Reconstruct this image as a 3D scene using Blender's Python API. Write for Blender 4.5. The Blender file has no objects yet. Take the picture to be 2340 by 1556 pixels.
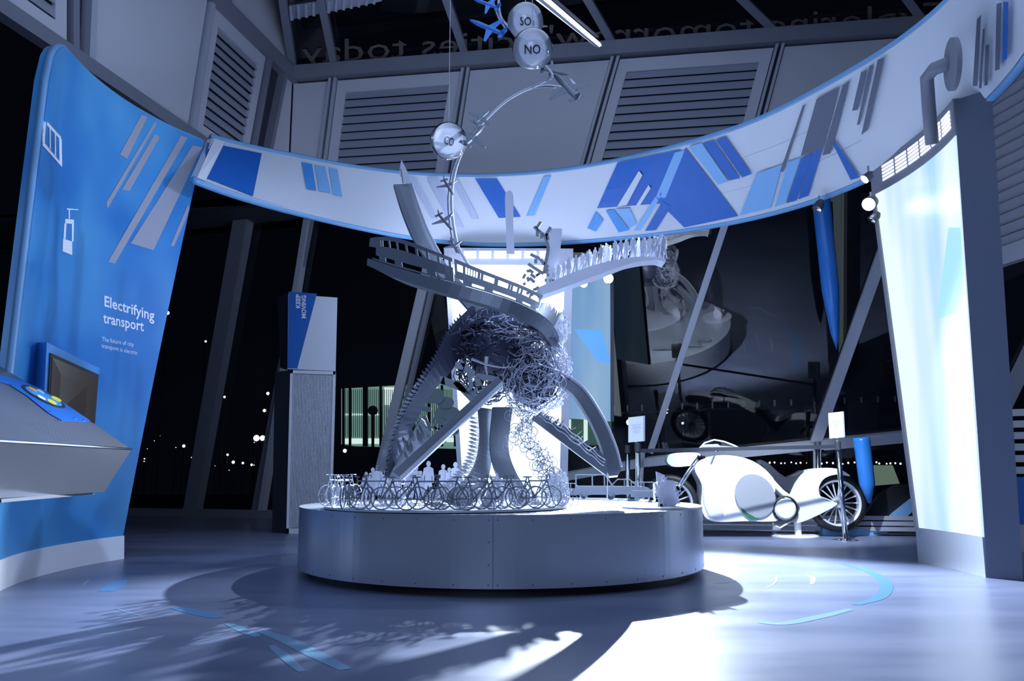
import bpy, bmesh, math, random
from mathutils import Vector, Matrix
from mathutils.bvhtree import BVHTree
random.seed(7)
S = bpy.context.scene
C = S.collection
F, TH, H = 1870.0, 0.1565, 0.97            # focal length in pixels of a 2340 px frame, upward tilt, camera height

# ------------------------------------------------------------------ camera
cam = bpy.data.objects.new('camera', bpy.data.cameras.new('camera')); C.objects.link(cam)
cam.location = (0, 0, H); cam.rotation_euler = (math.pi/2 + TH, 0, 0)
cam.data.sensor_width = 36; cam.data.lens = 36*F/2340.0; cam.data.clip_end = 400; cam.data.clip_start = 0.05
S.camera = cam
# ------------------------------------------------------------------ pixel helpers: a sight line cut at a real depth or height
def ray(x, y):
    a = (x-1170)/F; b = (778-y)/F
    return Vector((a, math.cos(TH)-math.sin(TH)*b, math.sin(TH)+math.cos(TH)*b))
def at(x, y, Y):
    d = ray(x, y); return d*(Y/d.y)+Vector((0, 0, H))
def atz(x, y, z=0):
    d = ray(x, y); return d*((z-H)/d.z)+Vector((0, 0, H))
def atplane(x, y, p, n):
    d = ray(x, y); o = Vector((0, 0, H)); return o+d*((Vector(p)-o).dot(n)/d.dot(n))
CX, CY = 0.0, 8.3
def atcyl(x, y, R=4.45):
    d = ray(x, y); A = d.x**2+d.y**2; B = -2*(d.x*CX+d.y*CY); G = CX**2+CY**2-R*R
    D = max(B*B-4*A*G, 0); t = (-B+math.sqrt(D))/(2*A); return d*t+Vector((0, 0, H))

# ------------------------------------------------------------------ world, exposure, lights
w = bpy.data.worlds.new('night'); S.world = w; w.use_nodes = True
w.node_tree.nodes['Background'].inputs[0].default_value = (0.10, 0.14, 0.30, 1)
w.node_tree.nodes['Background'].inputs[1].default_value = 0.01
S.view_settings.view_transform = 'Standard'; S.view_settings.look = 'None'
S.view_settings.exposure = 0.0; S.view_settings.gamma = 1.0; S.view_settings.use_curve_mapping = False
def lamp(name, kind, loc, to, energy, color, size=0.1, spot=None, blend=0.5, size_y=None):
    l = bpy.data.lights.new(name, kind); l.energy = energy; l.color = color
    if kind == 'AREA':
        l.size = size
        if size_y: l.shape = 'RECTANGLE'; l.size_y = size_y
    else: l.shadow_soft_size = size
    if kind == 'SPOT': l.spot_size = spot; l.spot_blend = blend
    o = bpy.data.objects.new(name, l); C.objects.link(o); o.location = loc
    o.rotation_euler = (Vector(to)-Vector(loc)).to_track_quat('-Z', 'Y').to_euler()
    return o
COOL = (0.76, 0.87, 1.0); BLUE = (0.50, 0.66, 1.0)
lamp('spot_back_a', 'SPOT', (1.42, 11.95, 3.25), (0.9, 4.6, 0), 9500, COOL, 0.05, 1.5, 0.5)
lamp('spot_back_b', 'SPOT', (-0.1, 11.62, 3.9), (-0.2, 7.6, 0.6), 1300, COOL, 0.04, 1.0, 0.6)
lamp('spot_right_a', 'SPOT', (3.85, 9.0, 3.95), (-2.6, 8.4, 1.3), 520, (0.62, 0.74, 1.0), 0.06, 1.3, 0.9)
lamp('spot_right_b', 'SPOT', (3.9, 7.75, 4.5), (-4.4, 8.7, 2.2), 650, (0.55, 0.68, 1.0), 0.06, 1.0, 0.8)
lamp('spot_motorcycle', 'SPOT', (3.4, 9.6, 3.7), (3.8, 12.4, 0.4), 1500, COOL, 0.05, 1.0, 0.8)
lamp('added_overhead_fill', 'AREA', (0.5, 6.5, 7.6), (-.5, 9.5, 0), 200, BLUE, 7.0)  # added overhead fill for the general blue ambience, no fixture
lamp('added_front_fill', 'AREA', (-1.5, -1.5, 4.4), (0, 12.5, 4.2), 230, BLUE, 4.0)  # unseen frontal fill, added to brighten the plinth side and hall
lamp('crowd_lamp', 'SPOT', tuple(at(1345, 568, 8.75)), tuple(at(1335, 592, 8.2)), 260, COOL, 0.04, 2.4, 0.8)
lamp('uplight_back', 'AREA', (-0.6, 11.25, 3.3), (-0.4, 12.3, 5.0), 26, (0.62, 0.7, 1.0), 2.4, size_y=0.3)

# ------------------------------------------------------------------ materials
def mat(name, col, rough=0.5, metal=0.0, emit=None, es=1.0, noise=0.0, nscale=4.0, alpha=None, spec=None, bump=0.0, stretch=None):
    m = bpy.data.materials.new(name); m.use_nodes = True; nt = m.node_tree; b = nt.nodes['Principled BSDF']
    b.inputs['Base Color'].default_value = (*col, 1); b.inputs['Roughness'].default_value = rough; b.inputs['Metallic'].default_value = metal
    if spec is not None: b.inputs['Specular IOR Level'].default_value = spec
    if emit: b.inputs['Emission Color'].default_value = (*emit, 1); b.inputs['Emission Strength'].default_value = es
    if noise or bump:
        tc = nt.nodes.new('ShaderNodeTexCoord'); n = nt.nodes.new('ShaderNodeTexNoise'); n.inputs['Scale'].default_value = nscale; n.inputs['Detail'].default_value = 5
        src = tc.outputs['Object']
        if stretch:
            mp = nt.nodes.new('ShaderNodeMapping'); mp.inputs['Scale'].default_value = stretch
            nt.links.new(src, mp.inputs[0]); src = mp.outputs[0]
        nt.links.new(src, n.inputs['Vector'])
        if noise:
            r = nt.nodes.new('ShaderNodeMapRange'); r.inputs['To Min'].default_value = 1-noise; r.inputs['To Max'].default_value = 1+noise
            nt.links.new(n.outputs[0], r.inputs[0])
            mx = nt.nodes.new('ShaderNodeVectorMath'); mx.operation = 'SCALE'; mx.inputs[0].default_value = col
            nt.links.new(r.outputs[0], mx.inputs['Scale']); nt.links.new(mx.outputs[0], b.inputs['Base Color'])
        if bump:
            bp = nt.nodes.new('ShaderNodeBump'); bp.inputs['Strength'].default_value = bump; bp.inputs['Distance'].default_value = 0.01
            nt.links.new(n.outputs[0], bp.inputs['Height']); nt.links.new(bp.outputs[0], b.inputs['Normal'])
    return m
M = {}
M['white'] = mat('painted_white', (0.74, 0.76, 0.84), 0.45, noise=0.04, nscale=1.5)
M['wallpanel'] = mat('wall_panel_paint', (0.56, 0.56, 0.62), 0.55, noise=0.05, nscale=0.8)
M['frame'] = mat('frame_grey', (0.20, 0.21, 0.26), 0.5, noise=0.05)
M['frame_lt'] = mat('frame_light_grey', (0.42, 0.44, 0.52), 0.45, noise=0.05)
M['louvre'] = mat('louvre_grey', (0.36, 0.38, 0.46), 0.45, 0.1)
M['dark'] = mat('dark_grey', (0.035, 0.04, 0.06), 0.5)
M['black'] = mat('black_rubber', (0.012, 0.012, 0.016), 0.5)
M['ring'] = mat('ring_white_print', (0.62, 0.66, 0.73), 0.42, noise=0.03, nscale=1.0)
M['rim'] = mat('ring_edge_blue', (0.16, 0.36, 0.62), 0.45)
M['b1'] = mat('print_deep_blue', (0.012, 0.115, 0.46), 0.4, noise=0.08)
M['b2'] = mat('print_mid_blue', (0.05, 0.27, 0.66), 0.4, noise=0.05)
M['b3'] = mat('print_light_blue', (0.20, 0.43, 0.74), 0.4)
M['pale'] = mat('print_pale_grey', (0.47, 0.52, 0.66), 0.45)
M['grey'] = mat('print_dark_grey', (0.10, 0.12, 0.18), 0.45)
M['greyp'] = mat('print_warm_grey', (0.34, 0.35, 0.42), 0.45)
M['txt'] = mat('print_white_lettering', (0.85, 0.87, 0.95), 0.5)
M['blk'] = mat('print_black_lettering', (0.01, 0.01, 0.015), 0.5)
M['steel'] = mat('brushed_steel', (0.20, 0.215, 0.26), 0.38, 0.7, noise=0.06, nscale=6, stretch=(1, 1, 12))
M['alloy'] = mat('wheel_alloy', (0.62, 0.64, 0.70), 0.4, 0.3)
M['chrome'] = mat('chrome', (0.75, 0.77, 0.82), 0.12, 1.0)
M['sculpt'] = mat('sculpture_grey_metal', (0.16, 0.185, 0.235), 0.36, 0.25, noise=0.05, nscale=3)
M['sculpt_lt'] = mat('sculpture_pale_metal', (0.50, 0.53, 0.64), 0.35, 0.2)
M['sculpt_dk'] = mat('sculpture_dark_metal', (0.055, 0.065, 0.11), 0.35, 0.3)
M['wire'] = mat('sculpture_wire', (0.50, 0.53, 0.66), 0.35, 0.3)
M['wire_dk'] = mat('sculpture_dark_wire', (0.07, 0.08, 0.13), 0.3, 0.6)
M['plinth'] = mat('plinth_panel', (0.38, 0.42, 0.50), 0.27, 0.45, noise=0.03, nscale=1.0)
M['bike'] = mat('motorcycle_white', (0.82, 0.84, 0.88), 0.22)
M['seat'] = mat('motorcycle_seat', (0.03, 0.035, 0.05), 0.4)
M['lampglow'] = mat('lamp_lens', (1, 1, 1), 0.3, emit=(0.85, 0.9, 1.0), es=60)
M['slotglow'] = mat('slot_glow', (1, 1, 1), 0.3, emit=(0.7, 0.78, 1.0), es=1.3)
M['tube'] = mat('tube_glow', (1, 1, 1), 0.3, emit=(0.75, 0.78, 0.9), es=1.1)
M['screen'] = mat('screen_glass', (0.012, 0.010, 0.012), 0.12)
M['city'] = mat('city_light', (1, 1, 1), 0.5, emit=(1.0, 0.93, 0.82), es=3.0)
M['city_w'] = mat('city_light_cool', (1, 1, 1), 0.5, emit=(0.85, 0.93, 1.0), es=2.0)
M['ground'] = mat('outside_ground', (0.02, 0.022, 0.03), 0.8, noise=0.2, nscale=0.3)
M['bluepipe'] = mat('blue_cone_paint', (0.03, 0.20, 0.62), 0.3)
M['postcard'] = mat('sign_card', (0.85, 0.86, 0.9), 0.5)
M['yellow'] = mat('disc_yellow', (0.55, 0.55, 0.05), 0.4, emit=(0.55, 0.55, 0.08), es=0.3)
M['orange'] = mat('disc_orange', (0.6, 0.33, 0.1), 0.4)
M['cyan'] = mat('disc_cyan', (0.25, 0.55, 0.75), 0.4)
M['green'] = mat('motorcycle_green_stripe', (0.03, 0.16, 0.08), 0.4)

def floor_mat():
    m = mat('floor_vinyl', (0.13, 0.16, 0.27), 0.33); nt = m.node_tree; b = nt.nodes['Principled BSDF']
    tc = nt.nodes.new('ShaderNodeTexCoord'); n = nt.nodes.new('ShaderNodeTexNoise'); n.inputs['Scale'].default_value = 0.8; n.inputs['Detail'].default_value = 8
    mp = nt.nodes.new('ShaderNodeMapping'); mp.inputs['Scale'].default_value = (0.6, 3.0, 1); nt.links.new(tc.outputs['Object'], mp.inputs[0]); nt.links.new(mp.outputs[0], n.inputs['Vector'])
    cr = nt.nodes.new('ShaderNodeValToRGB'); cr.color_ramp.elements[0].position = 0.3; cr.color_ramp.elements[0].color = (0.125, 0.155, 0.26, 1)
    cr.color_ramp.elements[1].position = 0.7; cr.color_ramp.elements[1].color = (0.19, 0.22, 0.34, 1)
    nt.links.new(n.outputs[0], cr.inputs[0]); nt.links.new(cr.outputs[0], b.inputs['Base Color'])
    r = nt.nodes.new('ShaderNodeMapRange'); r.inputs['To Min'].default_value = 0.26; r.inputs['To Max'].default_value = 0.42
    nt.links.new(n.outputs[0], r.inputs[0]); nt.links.new(r.outputs[0], b.inputs['Roughness'])
    return m
M['floor'] = floor_mat()
def glass_mat(name, tint, rough, ior=1.5, refl=1.0):
    m = bpy.data.materials.new(name); m.use_nodes = True; nt = m.node_tree; nt.nodes.clear()
    o = nt.nodes.new('ShaderNodeOutputMaterial'); mx = nt.nodes.new('ShaderNodeMixShader'); t = nt.nodes.new('ShaderNodeBsdfTransparent'); g = nt.nodes.new('ShaderNodeBsdfGlossy')
    fr = nt.nodes.new('ShaderNodeFresnel'); fr.inputs[0].default_value = ior; g.inputs['Roughness'].default_value = rough
    t.inputs[0].default_value = (*tint, 1); mu = nt.nodes.new('ShaderNodeMath'); mu.operation = 'MULTIPLY'; mu.inputs[1].default_value = refl; mu.use_clamp = True
    nt.links.new(fr.outputs[0], mu.inputs[0]); nt.links.new(mu.outputs[0], mx.inputs[0]); nt.links.new(t.outputs[0], mx.inputs[1]); nt.links.new(g.outputs[0], mx.inputs[2]); nt.links.new(mx.outputs[0], o.inputs[0])
    return m
M['glass'] = glass_mat('window_glass', (0.75, 0.8, 0.85), 0.0, 1.5, 1.5)
M['acrylic'] = glass_mat('sphere_acrylic', (0.93, 0.95, 1.0), 0.03, 1.45, 2.0)
def frost_mat():
    m = bpy.data.materials.new('sphere_frosted_face'); m.use_nodes = True; nt = m.node_tree; b = nt.nodes['Principled BSDF']
    b.inputs['Base Color'].default_value = (0.88, 0.90, 0.95, 1); b.inputs['Roughness'].default_value = 0.4; b.inputs['Alpha'].default_value = 0.9
    return m
M['frost'] = frost_mat()
def light_panel_mat(name, es, base=(0.70, 0.85, 1.0), tint=(0.45, 0.70, 1.0)):
    m = bpy.data.materials.new(name); m.use_nodes = True; nt = m.node_tree; b = nt.nodes['Principled BSDF']
    tc = nt.nodes.new('ShaderNodeTexCoord'); n = nt.nodes.new('ShaderNodeTexNoise'); n.inputs['Scale'].default_value = 1.0; n.inputs['Detail'].default_value = 2
    mp = nt.nodes.new('ShaderNodeMapping'); mp.inputs['Scale'].default_value = (1.6, 1.6, 0.22)
    nt.links.new(tc.outputs['Object'], mp.inputs[0]); nt.links.new(mp.outputs[0], n.inputs['Vector'])
    cr = nt.nodes.new('ShaderNodeValToRGB'); cr.color_ramp.elements[0].position = 0.38; cr.color_ramp.elements[0].color = (*tint, 1)
    cr.color_ramp.elements[1].position = 0.6; cr.color_ramp.elements[1].color = (*base, 1)
    nt.links.new(n.outputs[0], cr.inputs[0]); nt.links.new(cr.outputs[0], b.inputs['Emission Color']); b.inputs['Emission Strength'].default_value = es
    b.inputs['Base Color'].default_value = (0.04, 0.05, 0.06, 1); b.inputs['Roughness'].default_value = 0.4
    return m
M['lit'] = light_panel_mat('backlit_graphic', 0.98, (0.84, 0.97, 1.0), (0.42, 0.70, 1.0))
M['lit2'] = light_panel_mat('backlit_graphic_back', 2.2, (0.86, 0.93, 1.0), (0.6, 0.8, 1.0))
M['reflblue'] = light_panel_mat('painted_panel_reflection', 0.55, (0.45, 0.72, 1.0), (0.16, 0.42, 0.85))  # blue reflection of the back panel, put in as glow
M['litedge'] = mat('backlit_cyan', (0.05, 0.1, 0.15), 0.4, emit=(0.42, 0.80, 1.0), es=0.95)
M['refltri'] = mat('painted_reflection_shape', (0.1, 0.3, 0.6), 0.4, emit=(0.12, 0.38, 0.74), es=0.5)  # darker shape painted into the blue panel reflection
M['greenglow'] = mat('lit_facade_green', (0.1, 0.2, 0.15), 0.5, emit=(0.24, 0.42, 0.36), es=0.75, noise=0)
M['whiteglow'] = mat('lit_facade_white', (0.5, 0.5, 0.5), 0.5, emit=(0.85, 1.0, 0.92), es=1.1)
def left_blue():
    m = mat('panel_blue_print', (0.05, 0.26, 0.62), 0.38); nt = m.node_tree; b = nt.nodes['Principled BSDF']
    tc = nt.nodes.new('ShaderNodeTexCoord'); n = nt.nodes.new('ShaderNodeTexNoise'); n.inputs['Scale'].default_value = 0.7; n.inputs['Detail'].default_value = 2
    cr = nt.nodes.new('ShaderNodeValToRGB'); cr.color_ramp.elements[0].position = 0.35; cr.color_ramp.elements[0].color = (0.02, 0.18, 0.52, 1)
    cr.color_ramp.elements[1].position = 0.68; cr.color_ramp.elements[1].color = (0.09, 0.36, 0.68, 1)
    nt.links.new(tc.outputs['Object'], n.inputs['Vector']); nt.links.new(n.outputs[0], cr.inputs[0]); nt.links.new(cr.outputs[0], b.inputs['Base Color'])
    return m
M['panelblue'] = left_blue()

# ------------------------------------------------------------------ object helpers
def link(o, parent=None, kind=None):
    C.objects.link(o)
    if parent is not None: o.parent = parent
    if kind: o['kind'] = kind
    return o
def tag(o, label=None, cat=None, group=None, kind=None):
    if label: o['label'] = label
    if cat: o['category'] = cat
    if group: o['group'] = group
    if kind: o['kind'] = kind
    return o
def thing(name, label, cat, loc=(0, 0, 0), group=None):
    o = bpy.data.objects.new(name, None); C.objects.link(o); o.location = loc; o.empty_display_size = 0.1
    return tag(o, label, cat, group)
class MB:
    def __init__(s): s.v = []; s.f = []; s.org = Vector((0, 0, 0))
    def add(s, vs, fs):
        n = len(s.v); s.v += [Vector(p) for p in vs]; s.f += [[i+n for i in f] for f in fs]; return s
    def box(s, c, d, rz=0, R=None):
        c = Vector(c); x, y, z = d[0]/2, d[1]/2, d[2]/2; R = R or Matrix.Rotation(rz, 3, 'Z')
        vs = [c+R@Vector((i*x, j*y, k*z)) for i in (-1, 1) for j in (-1, 1) for k in (-1, 1)]
        return s.add(vs, [(0, 1, 3, 2), (4, 6, 7, 5), (0, 4, 5, 1), (2, 3, 7, 6), (0, 2, 6, 4), (1, 5, 7, 3)])
    def hexa(s, a, b):            # two matching loops of points, closed
        n = len(a); return s.add(list(a)+list(b), [tuple(range(n))[::-1], tuple(range(n, 2*n))]+[(i, (i+1) % n, n+(i+1) % n, n+i) for i in range(n)])
    def tube(s, pts, r, sides=6, closed=False, cap=True, r2=None):
        pts = [Vector(p) for p in pts]; n = len(pts); base = len(s.v); up = None
        for i, p in enumerate(pts):
            t = (pts[(i+1) % n]-pts[i-1]) if closed else (pts[min(i+1, n-1)]-pts[max(i-1, 0)])
            t = t.normalized() if t.length > 1e-9 else Vector((0, 0, 1))
            if up is None: up = Vector((0, 0, 1)) if abs(t.z) < 0.9 else Vector((1, 0, 0))
            a = (up-t*up.dot(t)); a = a.normalized() if a.length > 1e-6 else t.orthogonal().normalized(); up = a; b = t.cross(a)
            rr = r if r2 is None else r+(r2-r)*i/max(n-1, 1)
            s.v += [p+(a*math.cos(k*2*math.pi/sides)+b*math.sin(k*2*math.pi/sides))*rr for k in range(sides)]
        for i in range(n if closed else n-1):
            for k in range(sides):
                a0 = base+i*sides+k; a1 = base+i*sides+(k+1) % sides; j = (i+1) % n
                s.f.append([a0, a1, base+j*sides+(k+1) % sides, base+j*sides+k])
        if cap and not closed: s.f.append([base+k for k in range(sides)][::-1]); s.f.append([base+(n-1)*sides+k for k in range(sides)])
        return s
    def bar(s, a, b, wd, up=(0, 0, 1), dp=None):   # rectangular bar
        a = Vector(a); b = Vector(b); t = (b-a).normalized(); u = Vector(up); x = t.cross(u).normalized(); y = x.cross(t); dp = dp or wd
        L = [x*wd/2+y*dp/2, -x*wd/2+y*dp/2, -x*wd/2-y*dp/2, x*wd/2-y*dp/2]
        return s.hexa([a+k for k in L], [b+k for k in L])
    def lathe(s, prof, c, axis=(0, 0, 1), n=32, cap=True):
        ax = Vector(axis).normalized(); a = ax.orthogonal().normalized(); b = ax.cross(a); c = Vector(c); base = len(s.v)
        for r, h in prof:
            s.v += [c+ax*h+(a*math.cos(k*2*math.pi/n)+b*math.sin(k*2*math.pi/n))*r for k in range(n)]
        for i in range(len(prof)-1):
            for k in range(n): s.f.append([base+i*n+k, base+i*n+(k+1) % n, base+(i+1)*n+(k+1) % n, base+(i+1)*n+k])
        if cap and prof[0][0] > 1e-5: s.f.append([base+k for k in range(n)][::-1])
        if cap and prof[-1][0] > 1e-5: s.f.append([base+(len(prof)-1)*n+k for k in range(n)])
        return s
    def poly(s, pts, off):        # concave outline given in 3D, thickened by off
        off = Vector(off); pts = [Vector(p) for p in pts]
        from mathutils.geometry import tessellate_polygon
        tri = tessellate_polygon([pts]); n = len(pts); base = len(s.v)
        s.v += pts+[p+off for p in pts]
        for t in tri: s.f.append([base+i for i in t]); s.f.append([base+n+i for i in t][::-1])
        for i in range(n): s.f.append([base+i, base+(i+1) % n, base+n+(i+1) % n, base+n+i])
        return s
    def build(s, name, m, parent=None, loc=None, smooth=False, kind=None):
        me = bpy.data.meshes.new(name)
        o_ = Vector(loc) if loc is not None else Vector((0, 0, 0))
        if parent is not None: po = parent_world(parent)
        else: po = Vector((0, 0, 0))
        shift = o_ if parent is None else po
        me.from_pydata([tuple(v-shift) for v in s.v], [], [tuple(f) for f in s.f if len(set(f)) > 2]); me.validate()
        bm = bmesh.new(); bm.from_mesh(me); bmesh.ops.remove_doubles(bm, verts=bm.verts, dist=1e-6); bmesh.ops.recalc_face_normals(bm, faces=bm.faces); bm.to_mesh(me); bm.free()
        if isinstance(m, (list, tuple)):
            for q in m: me.materials.append(q)
        else: me.materials.append(m)
        if smooth:
            me.polygons.foreach_set('use_smooth', [True]*len(me.polygons))
        o = bpy.data.objects.new(name, me)
        if parent is None: o.location = o_
        return link(o, parent, kind)
def parent_world(p):
    v = Vector(p.location)
    while p.parent is not None: p = p.parent; v += Vector(p.location)
    return v
def part(name, mb, m, parent, **k): return mb.build(name, m, parent, **k)
def single(name, mb, m, label, cat, loc, group=None, **k):
    o = mb.build(name, m, None, loc=loc, **k); return tag(o, label, cat, group)
def struct(name, mb, m, loc=(0, 0, 0), **k):
    return mb.build(name, m, None, loc=loc, kind='structure', **k)
def crom(P, n):                    # smooth resample through points (tuples of any length)
    P = [Vector(p) for p in P]; m = len(P)-1; out = []
    for i in range(n+1):
        t = i/n*m; k = min(int(t), m-1); u = t-k
        p0 = P[k-1] if k > 0 else P[0]*2-P[1]; p1 = P[k]; p2 = P[k+1]; p3 = P[k+2] if k+2 <= m else P[m]*2-P[m-1]
        out.append(0.5*((2*p1)+(p2-p0)*u+(2*p0-5*p1+4*p2-p3)*u*u+(3*p1-p0-3*p2+p3)*u**3))
    return out
class Sheet:                       # ruled surface between two curves given as (px, py, depth)
    def __init__(s, A, B, n=28):
        s.n = n; s.A = [at(*p) for p in crom(A, n)]; s.B = [at(*p) for p in crom(B, n)]
    def p(s, u, h):
        t = max(0, min(1, u))*s.n; k = min(int(t), s.n-1); f = t-k
        a = s.A[k].lerp(s.A[k+1], f); b = s.B[k].lerp(s.B[k+1], f); return a+(b-a)*h
    def nrm(s, u):
        e = 0.01; t = s.p(min(u+e, 1), .5)-s.p(max(u-e, 0), .5); h = s.p(u, 1)-s.p(u, 0); n = t.cross(h); n = n.normalized() if n.length > 1e-9 else Vector((0, -1, 0))
        return n if n.y < 0 else -n
    def patch(s, mb, u0, u1, h0, h1, th=0.012, seg=None, off=0.0):
        seg = seg or max(1, int(abs(u1-u0)*s.n)); base = len(mb.v)
        for i in range(seg+1):
            u = u0+(u1-u0)*i/seg; n = s.nrm(u); a = s.p(u, h0)+n*off; b = s.p(u, h1)+n*off; mb.v += [a, b, b-n*th, a-n*th]
        for i in range(seg):
            q = base+4*i
            for k in range(4): mb.f.append([q+k, q+(k+1) % 4, q+4+(k+1) % 4, q+4+k])
        mb.f.append([base, base+1, base+2, base+3]); q = base+4*seg; mb.f.append([q+3, q+2, q+1, q])
        return mb
    def skyline(s, mb, prof, h0=0.0, th=0.008):   # prof: list of (u, h) steps -> columns
        for (u0, ha), (u1, hb) in zip(prof[:-1], prof[1:]):
            n = s.nrm(u0); L = [s.p(u0, h0), s.p(u1, h0), s.p(u1, hb), s.p(u0, ha)]
            mb.hexa(L, [q-n*th for q in L])
        return mb
def bvh_of(o):
    dg = bpy.context.evaluated_depsgraph_get()
    vs = [o.matrix_world@v.co if False else (Vector(v.co)+parent_world(o)) for v in o.data.vertices]
    return BVHTree.FromPolygons(vs, [tuple(p.vertices) for p in o.data.polygons])
def stick(bvh, x, y, off):
    d = ray(x, y).normalized(); loc, nor, i, dist = bvh.ray_cast(Vector((0, 0, H)), d)
    if loc is None: return None
    if nor.dot(d) > 0: nor = -nor
    return loc+nor*off
def print_quad(bvh, q, m, parent, name='printed_stripe', off=0.004, n=6):
    mb = MB(); P = {}
    n2 = n
    for i in range(n+1):
        for j in range(n2+1):
            u = i/n; v = j/n2
            x = (q[0][0]*(1-u)+q[1][0]*u)*(1-v)+(q[3][0]*(1-u)+q[2][0]*u)*v
            y = (q[0][1]*(1-u)+q[1][1]*u)*(1-v)+(q[3][1]*(1-u)+q[2][1]*u)*v
            P[i, j] = stick(bvh, x, y, off)
    idx = {}
    for k, p in P.items():
        if p is not None: idx[k] = len(mb.v); mb.v.append(p)
    for i in range(n):
        for j in range(n2):
            ks = [(i, j), (i+1, j), (i+1, j+1), (i, j+1)]
            if all(k in idx for k in ks): mb.f.append([idx[k] for k in ks])
    if mb.f: return part(name, mb, m, parent)
def text_geo(s, spacing=1.0, bold=0.0):
    cu = bpy.data.curves.new('t', 'FONT'); cu.body = s; cu.size = 1; cu.resolution_u = 2; cu.space_character = spacing; cu.offset = bold
    o = bpy.data.objects.new('t', cu); C.objects.link(o); dg = bpy.context.evaluated_depsgraph_get(); dg.update()
    me = bpy.data.meshes.new_from_object(o.evaluated_get(dg)); vs = [v.co.copy() for v in me.vertices]; fs = [tuple(p.vertices) for p in me.polygons]
    bpy.data.objects.remove(o); bpy.data.meshes.remove(me)
    x0 = min(v.x for v in vs); x1 = max(v.x for v in vs)
    vs = [Vector(((v.x-x0)/(x1-x0), v.y, 0)) for v in vs]; ymax = max(v.y for v in vs); return vs, fs, x1-x0
def text_map(s, fn, m, parent, name='lettering', bold=0.0):
    vs, fs, wd = text_geo(s, 1.0, bold); mb = MB()
    pts = [fn(v.x, v.y) for v in vs]
    if any(p is None for p in pts): fs = [f for f in fs if all(pts[i] is not None for i in f)]; pts = [p or Vector((0, 0, 0)) for p in pts]
    mb.v = pts; mb.f = [list(f) for f in fs]
    return part(name, mb, m, parent)

# ================================================================== SETTING
# floor
mb = MB(); a = [Vector(p) for p in ((-13, -5, -.1), (9.5, -5, -.1), (9.5, 15.75-2.85+.0, -.1), (-13, 19.65, -.1))]; mb.hexa(a, [p+Vector((0, 0, .1)) for p in a]); FL = struct('floor', mb, M['floor'], (0, 8, 0))
def arcprint(pts, wpx, m, name='floor_print'):
    P = crom([(x, y, 0) for x, y in pts], 16); mb = MB()
    for i, p in enumerate(P):
        q = atz(p.x, p.y, 0); t = (atz(P[min(i+1, 16)].x, P[min(i+1, 16)].y)-atz(P[max(i-1, 0)].x, P[max(i-1, 0)].y)).normalized(); nn = Vector((-t.y, t.x, 0))*wpx*.75*(0.4+0.6*math.sin(math.pi*(0.12+0.76*i/16)))
        q = Vector((q.x, q.y, 0)); mb.v += [q+nn+Vector((0, 0, .0015)), q-nn+Vector((0, 0, .0015))]
    for i in range(16): mb.f.append([2*i, 2*i+1, 2*i+3, 2*i+2])
    return part(name, mb, m, FL)
M['fb1'] = mat('floor_print_blue', (0.09, 0.22, 0.45), 0.35); M['fb2'] = mat('floor_print_cyan', (0.17, 0.33, 0.50), 0.35); M['fb3'] = mat('floor_print_pale', (0.30, 0.36, 0.50), 0.35)
arcprint([(1925, 1288), (1985, 1305), (2025, 1335), (2010, 1365), (1955, 1382)], .07, M['fb1'])
arcprint([(1945, 1392), (1870, 1410), (1790, 1425), (1735, 1422)], .06, M['fb2'])
arcprint([(400, 1388), (450, 1400), (500, 1412)], .08, M['fb1'])
arcprint([(520, 1425), (560, 1442), (590, 1455)], .05, M['fb2'])
arcprint([(600, 1443), (660, 1465), (720, 1495), (790, 1530)], .07, M['fb2'])
arcprint([(620, 1475), (650, 1500), (690, 1535)], .04, M['fb2'])
arcprint([(240, 1352), (262, 1338), (280, 1325)], .10, M['fb1'])
arcprint([(262, 1390), (300, 1402), (322, 1408)], .012, M['fb2'])
arcprint([(1845, 1312), (1858, 1322), (1855, 1335)], .03, M['fb3'])
arcprint([(1640, 1333), (1675, 1328), (1690, 1308)], .02, M['fb3'])
arcprint([(1750, 1345), (1772, 1330), (1775, 1312)], .012, M['fb3'])
arcprint([(1780, 1265), (1815, 1270), (1850, 1272)], .012, M['fb3'])
arcprint([(1560, 1395), (1590, 1390), (1620, 1384)], .012, M['fb2'])
arcprint([(190, 1337), (203, 1325)], .012, M['fb3'])
arcprint([(350, 1385), (365, 1380)], .012, M['fb3'])

# upper wall planes. back wall A: Y = 13.71 - 0.1555 X ; left wall through (-4.13,14.35),(-5.46,8.08)
zB, zT = 5.83, 8.14
nA = Vector((0.1555, 1, 0)).normalized(); pA = Vector((0, 13.71, 0))
nL = Vector((1, -0.2127, 0)).normalized(); pL = Vector((-4.13, 14.35, 0))
def onA(x, y): return atplane(x, y, pA, nA)
def onL(x, y): return atplane(x, y, pL, nL)
def A(X, z, off=0): return Vector((X, 13.71-0.1555*X, z))-nA*off
def Lw(Y, z, off=0): return Vector((-4.13-0.2127*(14.35-Y), Y, z))+nL*off
mb = MB(); mb.hexa([A(-4.13, zB-.02), A(8.6, zB-.02), A(8.6, zT), A(-4.13, zT)], [p+nA*.15 for p in [A(-4.13, zB-.02), A(8.6, zB-.02), A(8.6, zT), A(-4.13, zT)]])
WB = struct('wall_back', mb, M['dark'], (0, 13.8, 6))
mb = MB(); Q = [Lw(14.35, zB), Lw(3.0, zB), Lw(3.0, 10.2), Lw(14.35, 10.2)]; mb.hexa(Q, [p-nL*.15 for p in Q])
WL = struct('wall_left', mb, M['dark'], (-5, 9, 6))
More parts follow.
